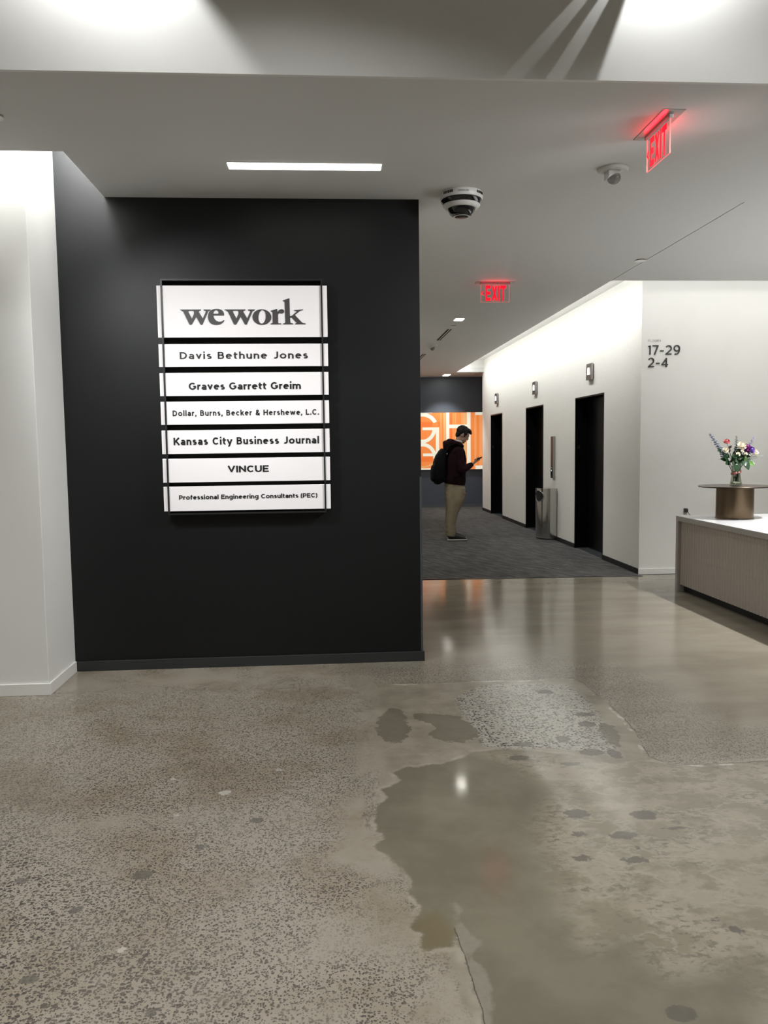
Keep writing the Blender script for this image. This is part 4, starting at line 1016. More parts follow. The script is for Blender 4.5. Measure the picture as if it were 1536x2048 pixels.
# ------------------------------------------------------------------ lit orange letter art on the end wall
def art():
    # local drawing units: 1 unit = 1.012 mm, origin at the left of what is seen, top of the panel
    U = 0.001012; XO, ZO, YA = 2.158, 2.262, Y_ART - 0.05
    t = thing('wall_art', 'lit orange and cream wall panel of giant letters on the slate end wall', 'artwork', (2.5, Y_ART, 0.905))
    MB().box((1.2, YA + 0.012, 0.903), (4.05, Y_ART, ZO + 0.004)).build('light_box', M['blackmetal'], t)
    cream = M['artcream']; org = [M['art0'], M['art1'], M['art2'], M['art3']]
    fnA = lambda a, b, d: (XO + a * U, YA + 0.012 - d, ZO - b * U)
    panel = MB().box((1.2, YA + 0.008, 0.905), (4.05, YA + 0.012, ZO)).build('panel', M['art1'], t)
    Rm = MB(); Rm_i = []
    def rect(x0, y0, x1, y1, lay, mi): Rm.prism([(x0, y0), (x1, y0), (x1, y1), (x0, y1)], fnA, 0.004, 0.004 + lay * 0.0015, mi)
    Wt = 1340
    # orange stripes of several tones
    tones = [(440,480,1),(480,520,2),(520,560,1),(560,610,3),(690,775,0),(775,800,2),(800,830,1),(830,860,2),(860,985,1),(985,1040,2),(1040,1100,3),(1200,1290,1),(1290,1345,2),(1345,1410,1),(1410,1480,2),(1480,1700,1)]
    for x0, x1, c in tones: rect(x0, 10, x1, Wt - 5, 1, c)
    rect(-960, 215, 300, 330, 1, 0); rect(300, 215, 470, 330, 1, 1); rect(-960, 1040, 290, 1150, 1, 0)
    rect(-960, 10, -400, Wt - 5, 1, 2)
    # cream letters: H and T strokes
    for r in ((-960, 0, 300, 12), (620, 0, 700, Wt), (1115, 0, 1205, Wt), (700, 285, 1115, 370), (1320, 0, 1800, 65), (1320, 1255, 1800, Wt),
              (60, 345, 455, 410), (375, 345, 455, 1010), (70, 955, 400, 1020), (-960, 1305, 260, Wt)):
        rect(*r, 3, 4)
    # the big rounded letter: ring segment at the top, two bows that touch in the middle
    def band(cx, cy, rx, ry, wd, a0, a1, lay, mi):
        n = 30; o = [(cx + rx * math.cos(math.radians(a0 + (a1 - a0) * k / n)), cy + ry * math.sin(math.radians(a0 + (a1 - a0) * k / n))) for k in range(n + 1)]
        q = [(cx + (rx - wd) * math.cos(math.radians(a0 + (a1 - a0) * k / n)), cy + (ry - wd) * math.sin(math.radians(a0 + (a1 - a0) * k / n))) for k in range(n + 1)]
        for k in range(n): Rm.prism([o[k], o[k + 1], q[k + 1], q[k]], fnA, 0.004, 0.004 + lay * 0.0015, mi)
    band(60, 380, 385, 380, 90, -90, -27, 2, 4); band(60, 380, 385, 380, 90, -153, -90, 2, 4)
    band(60, 345, 330, 370, 85, 0, 180, 2, 4); band(60, 1080, 340, 375, 85, -180, 0, 2, 4)
    band(60, 345, 290, 330, 30, 0, 180, 1, 2); band(60, 1080, 300, 335, 30, -180, 0, 1, 2)
    band(40, 1080, 330, 210, 30, 0, 180, 1, 3)
    Rm.build('lettering', org + [cream], panel)
M['art0'] = emit('art_deep_orange', (0.90, 0.185, 0.035), 0.74, tuple(v * 0.35 for v in (0.90, 0.185, 0.035)))
M['art1'] = emit('art_orange', (0.88, 0.25, 0.058), 0.77, tuple(v * 0.35 for v in (0.88, 0.25, 0.058)))
M['art2'] = emit('art_light_orange', (0.90, 0.34, 0.11), 0.79, tuple(v * 0.35 for v in (0.90, 0.34, 0.11)))
M['art3'] = emit('art_sand', (0.74, 0.42, 0.17), 0.79, tuple(v * 0.35 for v in (0.74, 0.42, 0.17)))
M['artcream'] = emit('art_cream', (0.90, 0.86, 0.70), 0.74, (0.3, 0.29, 0.25))
art()

# ------------------------------------------------------------------ floor numbers on the white wall
fw_ = lambda x, z, d: (x, Y_FLOORS - d, z)
fl = thing('floor_number_lettering', 'raised black floor numbers with a small grey heading on the white wall', 'lettering', (3.70, Y_FLOORS, 2.31))
text_mb(MB(), 'FLOORS', fw_, 3.528, 3.674, 2.590, 0.0255, 0.11, 0.003).build('heading', M['letterpale'], fl)
text_mb(MB(), '17-29', fw_, 3.530, 3.889, 2.449, 0.104, 0.118, 0.012, 0.98).build('numerals', M['letterblack'], fl)
text_mb(MB(), '2-4', fw_, 3.530, 3.758, 2.313, 0.104, 0.118, 0.012, 0.98).build('numerals', M['letterblack'], fl)

# ------------------------------------------------------------------ reception desk
DX0, DX1, DY0, DY1, DZ = 3.432, 4.75, 3.9, 7.69, 0.756
desk = thing('reception_desk', 'white topped reception desk with ribbed taupe front and black toe kick', 'desk', (DX0, DY1, 0))
ctp = MB().box((DX0, DY0, DZ - 0.006), (DX1, DY1, DZ)).build('countertop', M['quartz'], desk, bevel=0.001)
MB().box((DX0, DY0, DZ - 0.05), (DX1, DY1, DZ - 0.006)).build('shaded_edge', M['quartzshade'], ctp)  # quartz edge under the top, shade painted in as grey
tag(MB().box((DX0, DY1 - 0.05, 0), (DX1, DY1, DZ - 0.05)).build('end_panel', M['quartzshade'], desk, bevel=0.002))
MB().box((DX0, DY0, 0), (DX1, DY0 + 0.05, DZ - 0.05)).build('end_panel', M['quartzshade'], desk, bevel=0.002)
rb = MB(); n = 73; y0 = DY0 + 0.05; y1 = DY1 - 0.052; pitch = (y1 - y0) / n
prof = []
for k in range(n):
    ya = y0 + k * pitch
    for f_, d_ in ((0.0, 0.022), (0.05, 0.010), (0.2, 0.003), (0.5, 0.0), (0.8, 0.003), (0.95, 0.010)): prof.append((DX0 + 0.022 + d_, ya + f_ * pitch))
prof.append((DX0 + 0.044, y1))
poly = prof + [(DX0 + 0.07, y1), (DX0 + 0.07, y0)]
V = lambda u, v, d: (u, v, d)
zrows = [0.075, 0.072 + 0.235, 0.072 + 0.37, 0.655, DZ - 0.052]
for za, zb in ((0.072, 0.3595), (0.361, 0.6525), (0.654, DZ - 0.05)): rb.prism(poly, V, za, zb)
rb.build('ribbed_front', M['tile'], desk)
MB().box((DX0 + 0.07, DY0 + 0.05, 0.072), (DX1 - 0.03, DY1 - 0.05, DZ - 0.05)).build('carcass', M['kick'], desk)
MB().box((DX0 + 0.075, DY0 + 0.06, 0), (DX1 - 0.06, DY1 - 0.05, 0.072)).build('toe_kick', M['kick'], desk)

PCX, PCY = 3.838, 7.32
ped = thing('pedestal_table', 'low round bronze pedestal with a wide thin disc top standing on the desk', 'pedestal', (PCX, PCY, DZ))
MB().lathe([(0.172, 0), (0.172, 0.006), (0.168, 0.008), (0.168, 0.296)], (PCX, PCY, DZ), 64).build('drum', M['bronze'], ped, smooth=True)
MB().lathe([(0.322, 0.296), (0.328, 0.300), (0.328, 0.306)], (PCX, PCY, DZ), 80).build('disc_rim', M['bronzeedge'], ped, smooth=True)
MB().lathe([(0.328, 0.306), (0.325, 0.309)], (PCX, PCY, DZ), 80).build('disc_top', M['bronzetop'], ped, smooth=True)
ZT = DZ + 0.309

# ------------------------------------------------------------------ vase and flowers
VX, VY = 3.842, 7.315
vase = thing('glass_vase', 'clear glass vase of water and pebbles holding the flowers on the bronze pedestal', 'vase', (VX, VY, ZT))
outp = [(0.050, 0.0), (0.056, 0.004), (0.054, 0.02), (0.046, 0.06), (0.040, 0.10), (0.038, 0.13), (0.040, 0.16), (0.046, 0.19)]
inp = [(0.043, 0.19), (0.037, 0.16), (0.035, 0.13), (0.037, 0.10), (0.043, 0.06), (0.050, 0.022), (0.040, 0.012)]
MB().lathe(outp + inp, (VX, VY, ZT), 32).build('body', M['glass'], vase, smooth=True, angle=60)
pb = MB()
for k in range(60):
    a = random.uniform(0, 2 * PI); r = 0.040 * math.sqrt(random.random())
    pb.ell((VX + r * math.cos(a), VY + r * math.sin(a), ZT + 0.020 + random.uniform(0, 0.014)), [random.uniform(.004, .008) for _ in range(3)], None, 7, 5)
pebs = tag(pb.build('pebbles', M['pebble'], vase, smooth=True), kind='stuff')
rib = MB(); rib.loft([((VX + 0.044 * math.cos(a), VY + 0.044 * math.sin(a), ZT + 0.125 + 0.012 * math.cos(a + .3)), 0.013, 0.003) for a in [2 * PI * k / 20 for k in range(21)]], (0, 0, 1), 8)
rib.ell((VX - 0.030, VY - 0.040, ZT + 0.120), (0.022, 0.008, 0.014)); rib.ell((VX + 0.002, VY - 0.047, ZT + 0.126), (0.016, 0.008, 0.010))
rib.build('ribbon', M['ribbon'], vase, smooth=True)

GRP = 'cut flowers and foliage in the glass vase'
def flower_root(name, label, cat, k):
    a = k * 2.399; r = 0.026 * math.sqrt((k % 17 + 1) / 17)
    return Vector((VX + r * math.cos(a), VY + r * math.sin(a), ZT + 0.040)), thing(name, label, cat, (VX + r * math.cos(a), VY + r * math.sin(a), ZT + 0.04), GRP)
def stem_path(b, tip, bend=0.0):
    b = Vector(b); tip = Vector(tip); neck = Vector((VX + (b.x - VX) * 0.6 + (tip.x - VX) * 0.10, VY + (b.y - VY) * 0.6 + (tip.y - VY) * 0.10, ZT + 0.17))
    pts = []
    for k in range(9):
        t_ = k / 8; p = (b * (1 - t_) ** 2 + neck * 2 * t_ * (1 - t_) + tip * t_ ** 2); pts.append(p + Vector((0, 0, bend * math.sin(PI * t_))))
    return pts
def leaf_mesh(mb, p0, p1, wd, up=(0, -1, 0.3), curl=0.15, mi=0, n=8):
    p0 = Vector(p0); p1 = Vector(p1); d = p1 - p0; L_ = d.length; d.normalize(); u = Vector(up); u = (u - d * u.dot(d)).normalized(); s = d.cross(u)
    top = []; bot = []
    for k in range(n + 1):
        t_ = k / n; wk = wd * (math.sin(PI * min(1, t_ ** 0.85)) ** 0.8 if 0 < t_ < 1 else 0.0) + 0.0004
        c = p0 + d * (L_ * t_) - Vector((0, 0, curl * L_ * t_ * t_)); fold = u * (wk * 0.28)
        top.append((c + s * wk + fold, c + u * 0.0006, c - s * wk + fold)); bot.append((c + s * wk + fold - u * .0008, c - u * .0006, c - s * wk + fold - u * .0008))
    vs = []; fs_ = []
    for a_, b_ in zip(top, bot): vs += list(a_) + list(b_)
    for k in range(n):
        o = 6 * k; q = o + 6
        fs_ += [(o, o + 1, q + 1, q), (o + 1, o + 2, q + 2, q + 1), (o + 3, q + 3, q + 4, o + 4), (o + 4, q + 4, q + 5, o + 5), (o, q, q + 3, o + 3), (o + 2, o + 5, q + 5, q + 2)]
    mb.add(vs, fs_, mi); return mb
def blossom(mb, c, r, facing, petals=((5, .35, .9), (6, .65, 1.0), (8, 1.0, .8)), cup=0.9):
    """rings of cupped petals around a facing axis"""
    c = Vector(c); f = Vector(facing).normalized(); q = f.to_track_quat('Z', 'Y')
    mb.ell(c + f * r * .25, (r * .34, r * .34, r * .42), q.to_matrix(), 10, 8)
    for ri, (n, rad, hgt) in enumerate(petals):
        for k in range(n):
            a = 2 * PI * k / n + ri * 0.5
            nu, nv = 5, 4; vs = []; fs_ = []
            for layer in (0, 1):
                for j in range(nv + 1):
                    t_ = j / nv
                    for i in range(nu + 1):
                        s = (i / nu - .5) * 2; hw = 0.62 * PI / n * 1.9 * (0.35 + 0.65 * math.sin(PI * (0.15 + 0.7 * t_)))
                        aa = a + s * hw; rr = r * rad * (0.25 + 0.75 * math.sin(t_ * PI / 2 * cup)) + layer * r * .03
                        z = r * (hgt * (t_ ** 1.3) * (1 - 0.12 * s * s) - 0.45 + 0.15 * (1 - rad) - (0.25 * t_ if rad > .9 else 0))
                        vs.append(c + q @ Vector((rr * math.cos(aa), rr * math.sin(aa), z)))
            st = (nv + 1) * (nu + 1)
            for j in range(nv):
                for i in range(nu):
                    o = j * (nu + 1) + i; fs_.append((o, o + 1, o + nu + 2, o + nu + 1)); fs_.append((st + o, st + o + nu + 1, st + o + nu + 2, st + o + 1))
            mb.add(vs, fs_)
    return mb
kk = [0]
def bloom(name, label, tip, r, mat, facing=(0, -0.8, 0.6), leaves=(), **kw):
    kk[0] += 1; b, t = flower_root(name, label, 'flower', kk[0])
    pth = stem_path(b, tip); MB().tube(pth, 0.0018, 6).build('stem', M['stem'], t, smooth=True)
    blossom(MB(), tip, r * 1.22, facing, **kw).build('blossom', M[mat], t, smooth=True)
    for p1, w_, lm in leaves:
        leaf_mesh(MB(), pth[6], p1, w_).build('leaf', M[lm], t, smooth=True)
def spike(name, label, tip, mat, n, r0, curve=0.0, leafy=False):
    kk[0] += 1; b, t = flower_root(name, label, 'flower', kk[0])
    pth = stem_path(b, tip, curve); MB().tube(pth, [0.002] * 6 + [0.0014, .001, .0007], 6).build('stem', M['stem'], t, smooth=True)
    fl_ = MB()
    for k in range(n):
        f_ = k / (n - 1); u = 0.58 + 0.42 * f_; i0 = min(7, int(u * 8)); ff = u * 8 - i0
        p = pth[i0].lerp(pth[i0 + 1], ff); a = k * 2.4; off = r0 * (1.15 - f_ * 0.85)
        d = Vector((math.cos(a), math.sin(a) * .8, 0.5)); q = p + d * off
        fl_.tube([p, q], 0.0005, 4)
        s_ = r0 * (0.80 - 0.36 * f_)
        for j in range(4):
            aj = j * PI / 2 + a; e = Vector((math.cos(aj), math.sin(aj), 0.25)) * s_ * .7
            fl_.ell(q + e, (s_ * .62, s_ * .62, s_ * .42), None, 6, 5)
    fl_.build('florets', M[mat], t, smooth=True)
yv = VY
spike('delphinium', 'tall dusty blue flower spike leaning to the left out of the vase', (3.572, yv - .01, 1.552), 'blue', 30, 0.021)
spike('veronica', 'upright grey-green flower spike at the middle of the bouquet', (3.822, yv - .03, 1.528), 'sage', 26, 0.016)
spike('lavender_sprig', 'slender lavender flower spike leaning right out of the vase', (4.022, yv + .02, 1.522), 'lav', 24, 0.018)
bloom('ranunculus', 'round pink bloom standing above the left of the bouquet', (3.733, yv - .02, 1.482), 0.026, 'rose_pink', (-.1, -.6, .7))
bloom('garden_rose', 'large ivory rose at the top centre right of the bouquet', (3.868, yv - .05, 1.444), 0.036, 'rose_white')
bloom('carnation', 'magenta bloom right of the large ivory rose', (3.922, yv - .04, 1.424), 0.034, 'magenta', (.2, -.6, .8))
bloom('dahlia', 'dark purple bloom below the magenta one', (3.912, yv - .06, 1.395), 0.022, 'magenta', (0, -.9, .3))
bloom('lisianthus', 'violet bloom between the magenta and the small cream one', (3.953, yv - .06, 1.402), 0.030, 'purple', (.2, -.8, .5))
bloom('spray_rose', 'small cream rose at the right edge of the bouquet', (4.012, yv - .03, 1.377), 0.028, 'rose_white', (.5, -.7, .4))
bloom('spray_rose', 'small cream rose half hidden by leaves at the left of the bouquet', (3.712, yv - .05, 1.405), 0.024, 'rose_white', (-.4, -.6, .5))
bloom('spray_rose', 'small blush rose low in the middle of the bouquet', (3.822, yv - .07, 1.365), 0.018, 'rose_white', (0, -.9, .4))
bloom('waxflower', 'tiny white blossom under the magenta bloom', (3.895, yv - .075, 1.368), 0.014, 'rose_white', (0, -.9, .4))
bloom('waxflower', 'tiny white blossom under the large ivory rose', (3.858, yv - .075, 1.392), 0.012, 'rose_white', (0, -.9, .4))
def foliage(name, label, tip, mat, leaves, lw=0.02):
    kk[0] += 1; b, t = flower_root(name, label, 'foliage', kk[0])
    pth = stem_path(b, tip); MB().tube(pth, 0.0016, 6).build('stem', M['stem'], t, smooth=True)
    for i, (f_, p1, w_) in enumerate(leaves):
        i0 = min(7, int(f_ * 8)); p = pth[i0].lerp(pth[i0 + 1], f_ * 8 - i0)
        leaf_mesh(MB(), p, p1, w_).build('leaf', M[mat], t, smooth=True)
foliage('salal_sprig', 'dark green leafy stem spreading left low over the vase', (3.735, yv - .03, 1.33), 'leaf', [(1.0, (3.690, yv - .06, 1.345), .024), (.95, (3.715, yv - .05, 1.385), .022), (.85, (3.672, yv - .02, 1.335), .020), (.8, (3.700, yv - .07, 1.283), .026), (.7, (3.730, yv - .08, 1.300), .026), (.75, (3.76, yv - .09, 1.345), .026)])
foliage('salal_sprig', 'dark green leafy stem with a big leaf drooping over the vase front', (3.800, yv - .06, 1.32), 'leaf', [(1.0, (3.806, yv - .10, 1.205), .034), (.9, (3.785, yv - .08, 1.27), .030), (.8, (3.83, yv - .09, 1.30), .030), (.95, (3.775, yv - .07, 1.375), .024)])
foliage('salal_sprig', 'dark green leafy stem with a pointed leaf drooping right of the vase', (3.88, yv - .05, 1.32), 'leaf', [(1.0, (3.918, yv - .09, 1.228), .034), (.9, (3.885, yv - .09, 1.26), .032), (.85, (3.925, yv - .05, 1.31), .028), (.8, (3.86, yv - .09, 1.35), .026)])
foliage('salal_sprig', 'dark green leafy stem filling the middle of the bouquet behind the ivory rose', (3.84, yv + .01, 1.40), 'leaf', [(1.0, (3.80, yv - .03, 1.425), .024), (.95, (3.89, yv - .03, 1.40), .026), (.9, (3.79, yv - .05, 1.36), .026), (.85, (3.90, yv - .04, 1.345), .026), (.8, (3.845, yv - .07, 1.34), .024)])
foliage('salal_sprig', 'dark green leafy stem between the blush rose and the left leaves', (3.785, yv - .04, 1.36), 'leaf', [(1.0, (3.765, yv - .08, 1.39), .024), (.95, (3.80, yv - .09, 1.335), .026), (.9, (3.755, yv - .08, 1.325), .024), (.85, (3.815, yv - .09, 1.375), .022), (.75, (3.79, yv - .09, 1.30), .026), (.7, (3.85, yv - .09, 1.31), .026)])
foliage('bright_leaf_sprig', 'bright green leaf sprig at the lower right of the bouquet', (3.925, yv - .05, 1.29), 'leaflight', [(1.0, (3.978, yv - .07, 1.262), .022), (.9, (3.885, yv - .08, 1.36), .020)])
foliage('sage_sprig', 'pale grey-green leaf sprig reaching right below the cream rose', (3.94, yv - .03, 1.31), 'leafpale', [(1.0, (3.995, yv - .06, 1.278), .016), (.95, (3.982, yv - .05, 1.315), .013)])
foliage('burgundy_sprig', 'burgundy leaf sprig under the pink bloom', (3.745, yv - .03, 1.415), 'leafred', [(1.0, (3.768, yv - .05, 1.452), .012), (.95, (3.715, yv - .04, 1.432), .013), (.9, (3.735, yv - .06, 1.425), .012)])
foliage('blue_leaf_sprig', 'dusky blue-green leaf sprig below the blue flower spike', (3.665, yv - .02, 1.405), 'leaf', [(1.0, (3.645, yv - .03, 1.425), .016), (.95, (3.652, yv - .03, 1.405), .015), (.85, (3.69, yv - .04, 1.385), .014)])
foliage('olive_sprig', 'dark olive leaf sprig at the back right of the bouquet', (3.95, yv + .02, 1.37), 'leaf', [(1.0, (3.985, yv, 1.365), .014), (.9, (3.975, yv - .01, 1.345), .014), (.8, (3.945, yv - .02, 1.34), .016), (.95, (3.93, yv, 1.385), .014)])
foliage('grass_sprig', 'thin arching grass blades pointing right beyond the bouquet', (3.96, yv - .02, 1.33), 'leafpale', [(1.0, (4.085, yv - .04, 1.362), .0025), (.95, (4.045, yv - .03, 1.335), .0025), (.6, (3.645, yv - .03, 1.36), .0025)])

plug = thing('wall_plug', 'small dark plug with a grey cord on the white wall just behind the desk', 'power plug', (3.985, Y_FLOORS, 0.70))
MB().box((3.962, Y_FLOORS - 0.003, 0.640), (4.035, Y_FLOORS, 0.755)).build('outlet_plate', M['white'], plug, bevel=0.001)
pgb = MB(); pgb.add([(3.966, Y_FLOORS - .003, .695), (4.012, Y_FLOORS - .003, .695), (4.012, Y_FLOORS - .003, .742), (3.966, Y_FLOORS - .003, .742), (3.968, Y_FLOORS - .035, .697), (4.004, Y_FLOORS - .035, .699), (4.006, Y_FLOORS - .035, .730), (3.968, Y_FLOORS - .035, .740)],
                    [(3, 2, 1, 0), (4, 5, 6, 7), (0, 1, 5, 4), (1, 2, 6, 5), (2, 3, 7, 6), (3, 0, 4, 7)])
pgb.build('plug_body', M['plug'], plug, bevel=0.003)
MB().tube([(4.0, Y_FLOORS - .03, .705), (4.012, Y_FLOORS - .03, .685), (4.028, Y_FLOORS - .028, .665), (4.05, Y_FLOORS - .025, .655), (4.055, Y_FLOORS - .02, .5), (4.055, Y_FLOORS - .015, 0.07), (4.055, Y_FLOORS - .03, 0.01)], 0.004, 8).build('cord', M['cord'], plug, smooth=True)

# ------------------------------------------------------------------ the person
def person():
    YC = 12.30
    t = thing('person', 'person in a maroon hoodie and khaki trousers standing in the corridor looking at a phone', 'person', (1.93, YC, 0.003))
    hc = Vector((2.066, YC, 1.640)); th = math.radians(28)
    Rh = Matrix.Rotation(th, 3, 'Y')
    def hp(x, y, z): return hc + Rh @ Vector((x, y, z))
    # --- one continuous body
    b = MB()
    b.ell(hp(-0.005, 0, .032), (.098, .076, .100), Rh, 20, 14)
    b.ell(hp(.030, 0, -.050), (.060, .056, .070), Rh, 16, 12)
    b.ell(hp(.060, 0, -.098), (.026, .028, .022), Rh, 12, 8)
    b.ell(hp(.050, 0, .000), (.046, .056, .060), Rh, 14, 10)
    b.loft([(hp(.090, 0, .018), .009, .008), (hp(.097, 0, -.008), .009, .010), (hp(.106, 0, -.030), .012, .011), (hp(.094, 0, -.041), .012, .009)], (0, 1, 0), 10)
    b.ell(hp(.084, 0, .028), (.018, .050, .009), Rh)
    b.ell(hp(.082, 0, -.066), (.014, .026, .007), Rh); b.ell(hp(.080, 0, -.077), (.013, .023, .007), Rh)
    for s in (-1, 1):
        b.ell(hp(-.004, s * .079, -.008), (.018, .009, .031), Rh @ Matrix.Rotation(-.2, 3, 'Y'), 12, 10)
        b.ell(hp(-.012, s * .086, .004), (.009, .007, .020), Rh)
        b.ell(hp(.070, s * .034, -.030), (.020, .020, .018), Rh)
    b.loft([(hp(-.030, 0, -.02), .052, .056), (Vector((2.005, YC, 1.54)), .054, .056), (Vector((1.975, YC, 1.47)), .062, .062), (Vector((1.960, YC, 1.40)), .10, .08)], (0, 1, 0), 16)
    b.loft([((1.955, YC, 1.42), .15, .09), ((1.95, YC, 1.28), .165, .11), ((1.94, YC, 1.10), .155, .11), ((1.935, YC, .95), .16, .12), ((1.935, YC, .86), .15, .12)], (0, 1, 0), 18)
    for s in (-1, 1):
        b.loft([((1.935, YC + s * .085, .90), .08, .11), ((1.935, YC + s * .095, .70), .075, .085), ((1.91, YC + s * .10, .50), .055, .062), ((1.87, YC + s * .105, .28), .048, .052), ((1.865, YC + s * .105, .09), .034, .040)], (0, 1, 0), 14)
        b.loft([((1.835, YC + s * .106, .045), .022, .020), ((1.90, YC + s * .107, .045), .026, .022), ((2.0, YC + s * .109, .036), .028, .013), ((2.06, YC + s * .109, .034), .020, .009)], (0, 1, 0), 12)
    RS, RE, RW = Vector((1.975, YC - .175, 1.39)), Vector((2.015, YC - .235, 1.10)), Vector((2.192, YC - .135, 1.192))
    LS, LE, LW = Vector((1.965, YC + .175, 1.39)), Vector((1.975, YC + .245, 1.11)), Vector((2.03, YC + .245, .865))
    for S, E_, W_ in ((RS, RE, RW), (LS, LE, LW)):
        b.loft([(S, .05, .05), (S.lerp(E_, .5), .043, .045), (E_, .037, .038)], (0, 1, 0), 12)
        b.loft([(E_, .037, .038), (E_.lerp(W_, .4), .037, .037), (W_, .024, .028)], (0, 1, 0), 12)
    # right hand under the phone, fingers round its far edge, thumb on the near edge
    PC = Vector((2.288, YC - .105, 1.270)); u = Vector((.945, 0, .327)); yv_ = Vector((.08, .96, -.27)); yv_ = (yv_ - u * yv_.dot(u)).normalized(); nn = u.cross(yv_)
    palm0 = RW; palm1 = PC - u * .020 - nn * .022
    b.loft([(palm0, .024, .022), (palm0.lerp(palm1, .4), .036, .017), (palm1, .042, .014), (palm1 + u * .022, .036, .010)], (0, 1, 0), 14)
    for i, (ln, du) in enumerate(((.9, .020), (1.0, .002), (.95, -.016), (.78, -.034))):
        q0 = PC + u * du - nn * .020 + yv_ * .022; q1 = PC + u * (du + .006) - nn * .012 + yv_ * .046; q2 = PC + u * (du + .009) + nn * .006 + yv_ * (.050 * ln + .002)
        b.tube([q0, q0.lerp(q1, .6), q1, q1.lerp(q2, .6), q2], [.0095, .009, .0088, .008, .0068], 8)
    b.tube([palm0.lerp(palm1, .45) - yv_ * .028, PC - u * .040 - yv_ * .050 - nn * .010, PC - u * .016 - yv_ * .052 + nn * .006, PC + u * .008 - yv_ * .036 + nn * .012], [.013, .0115, .010, .008], 8)
    # left hand hanging, fingers slightly curled
    pl1 = LW + Vector((.018, 0, -.085))
    b.loft([(LW, .028, .024), (LW.lerp(pl1, .4), .018, .036), (pl1, .015, .042)], (0, 1, 0), 12)
    for i, ln in enumerate((.075, .084, .078, .062)):
        q0 = pl1 + Vector((.030 - .020 * i, 0, .006)); q1 = q0 + Vector((.008, -.002, -ln * .5)); q2 = q1 + Vector((-.004, -.014, -ln * .42))
        b.tube([q0, q0.lerp(q1, .5), q1, q2], [.0095, .009, .0085, .007], 8)
    b.tube([LW.lerp(pl1, .3) + Vector((.022, -.004, 0)), LW.lerp(pl1, .6) + Vector((.050, -.012, -.01)), pl1 + Vector((.052, -.018, -.02))], [.012, .0105, .008], 8)
    fuse(b, .0048, 'body', M['skin'], t, 3)
    for s in (-1, 1):
        MB().ell(hp(.0835, s * .030, .004), (.009, .011, .006), Rh, 10, 8).build('eye', M['eye'], t, smooth=True)
        MB().loft([(hp(.092, s * .016, .026), .003, .004), (hp(.091, s * .034, .030), .003, .005), (hp(.080, s * .052, .024), .002, .003)], (0, 0, 1), 8).build('eyebrow', M['hair'], t, smooth=True)
    # --- hair
    h = MB()
    h.ell(hp(-.022, 0, .052), (.104, .086, .092), Rh, 20, 14)
    h.ell(hp(.035, 0, .095), (.074, .070, .038), Rh, 16, 10); h.ell(hp(.092, -.01, .078), (.032, .048, .017), Rh @ Matrix.Rotation(.25, 3, 'Y'), 12, 8)
    h.ell(hp(-.062, 0, -.014), (.050, .066, .064), Rh, 14, 10)
    for s in (-1, 1):
        h.ell(hp(.012, s * .075, .030), (.040, .010, .036), Rh); h.ell(hp(.026, s * .077, -.006), (.010, .006, .026), Rh)
    fuse(h, .006, 'hair', M['hair'], t, 2, lambda c, n_: n_ * (0.003 * noise.noise(Vector((c.x * 60, c.y * 45, c.z * 60)))))
    # --- hoodie
    g = MB()
    g.loft([((1.930, YC, .872), .178, .158), ((1.932, YC, .885), .186, .164), ((1.940, YC, .93), .192, .172), ((1.942, YC, 1.02), .196, .166), ((1.950, YC, 1.14), .20, .164), ((1.962, YC, 1.28), .205, .158), ((1.970, YC, 1.38), .195, .132), ((1.972, YC, 1.45), .14, .10), ((1.985, YC, 1.505), .082, .074), ((1.99, YC, 1.520), .070, .062)], (0, 1, 0), 24)
    for S, E_, W_ in ((RS, RE, RW), (LS, LE, LW)):
        g.ell(S + Vector((-.002, 0, .0)), (.082, .070, .072))
        g.loft([(S, .066, .074), (S.lerp(E_, .5), .062, .068), (E_, .056, .060)], (0, 1, 0), 14)
        g.ell(E_, (.058, .055, .055))
        g.loft([(E_, .056, .058), (E_.lerp(W_, .45), .050, .054), (E_.lerp(W_, .80), .042, .046), (E_.lerp(W_, .85), .036, .038), (E_.lerp(W_, .97), .035, .037)], (0, 1, 0), 14)
    # hood lying on the back and round the neck
    g.loft([((2.060, YC - .06, 1.462), .026, .026), ((2.030, YC - .095, 1.480), .032, .032), ((1.960, YC - .110, 1.502), .038, .038), ((1.885, YC - .080, 1.528), .054, .048), ((1.850, YC, 1.528), .058, .050), ((1.885, YC + .080, 1.528), .054, .048), ((1.960, YC + .110, 1.502), .038, .038), ((2.030, YC + .095, 1.480), .032, .032), ((2.060, YC + .06, 1.462), .026, .026)], (0, 0, 1), 12)
    g.ell((1.820, YC, 1.490), (.066, .120, .068)); g.ell((1.800, YC, 1.520), (.048, .095, .036)); g.ell((1.83, YC, 1.44), (.07, .125, .07))
    fuse(g, .009, 'hoodie', M['hoodie'], t, 4, lambda c, n_: n_ * (0.006 * noise.noise(Vector((c.x * 13 + c.z * 9, c.y * 9, c.z * 13))) + 0.003 * noise.noise(c * 40)))
    MB().loft([((2.002 - .058 * math.cos(a), YC + .062 * math.sin(a), 1.545 + .014 * math.cos(a)), .010, .004) for a in [2 * PI * k / 24 for k in range(25)]], (0, 0, 1), 8).build('shirt_collar', M['tee'], t, smooth=True)
    # --- trousers
    p = MB()
    p.loft([((1.934, YC, .905), .150, .148), ((1.934, YC, .86), .172, .160), ((1.938, YC, .80), .178, .160), ((1.938, YC, .745), .175, .150), ((1.936, YC, .715), .12, .10)], (0, 1, 0), 22)
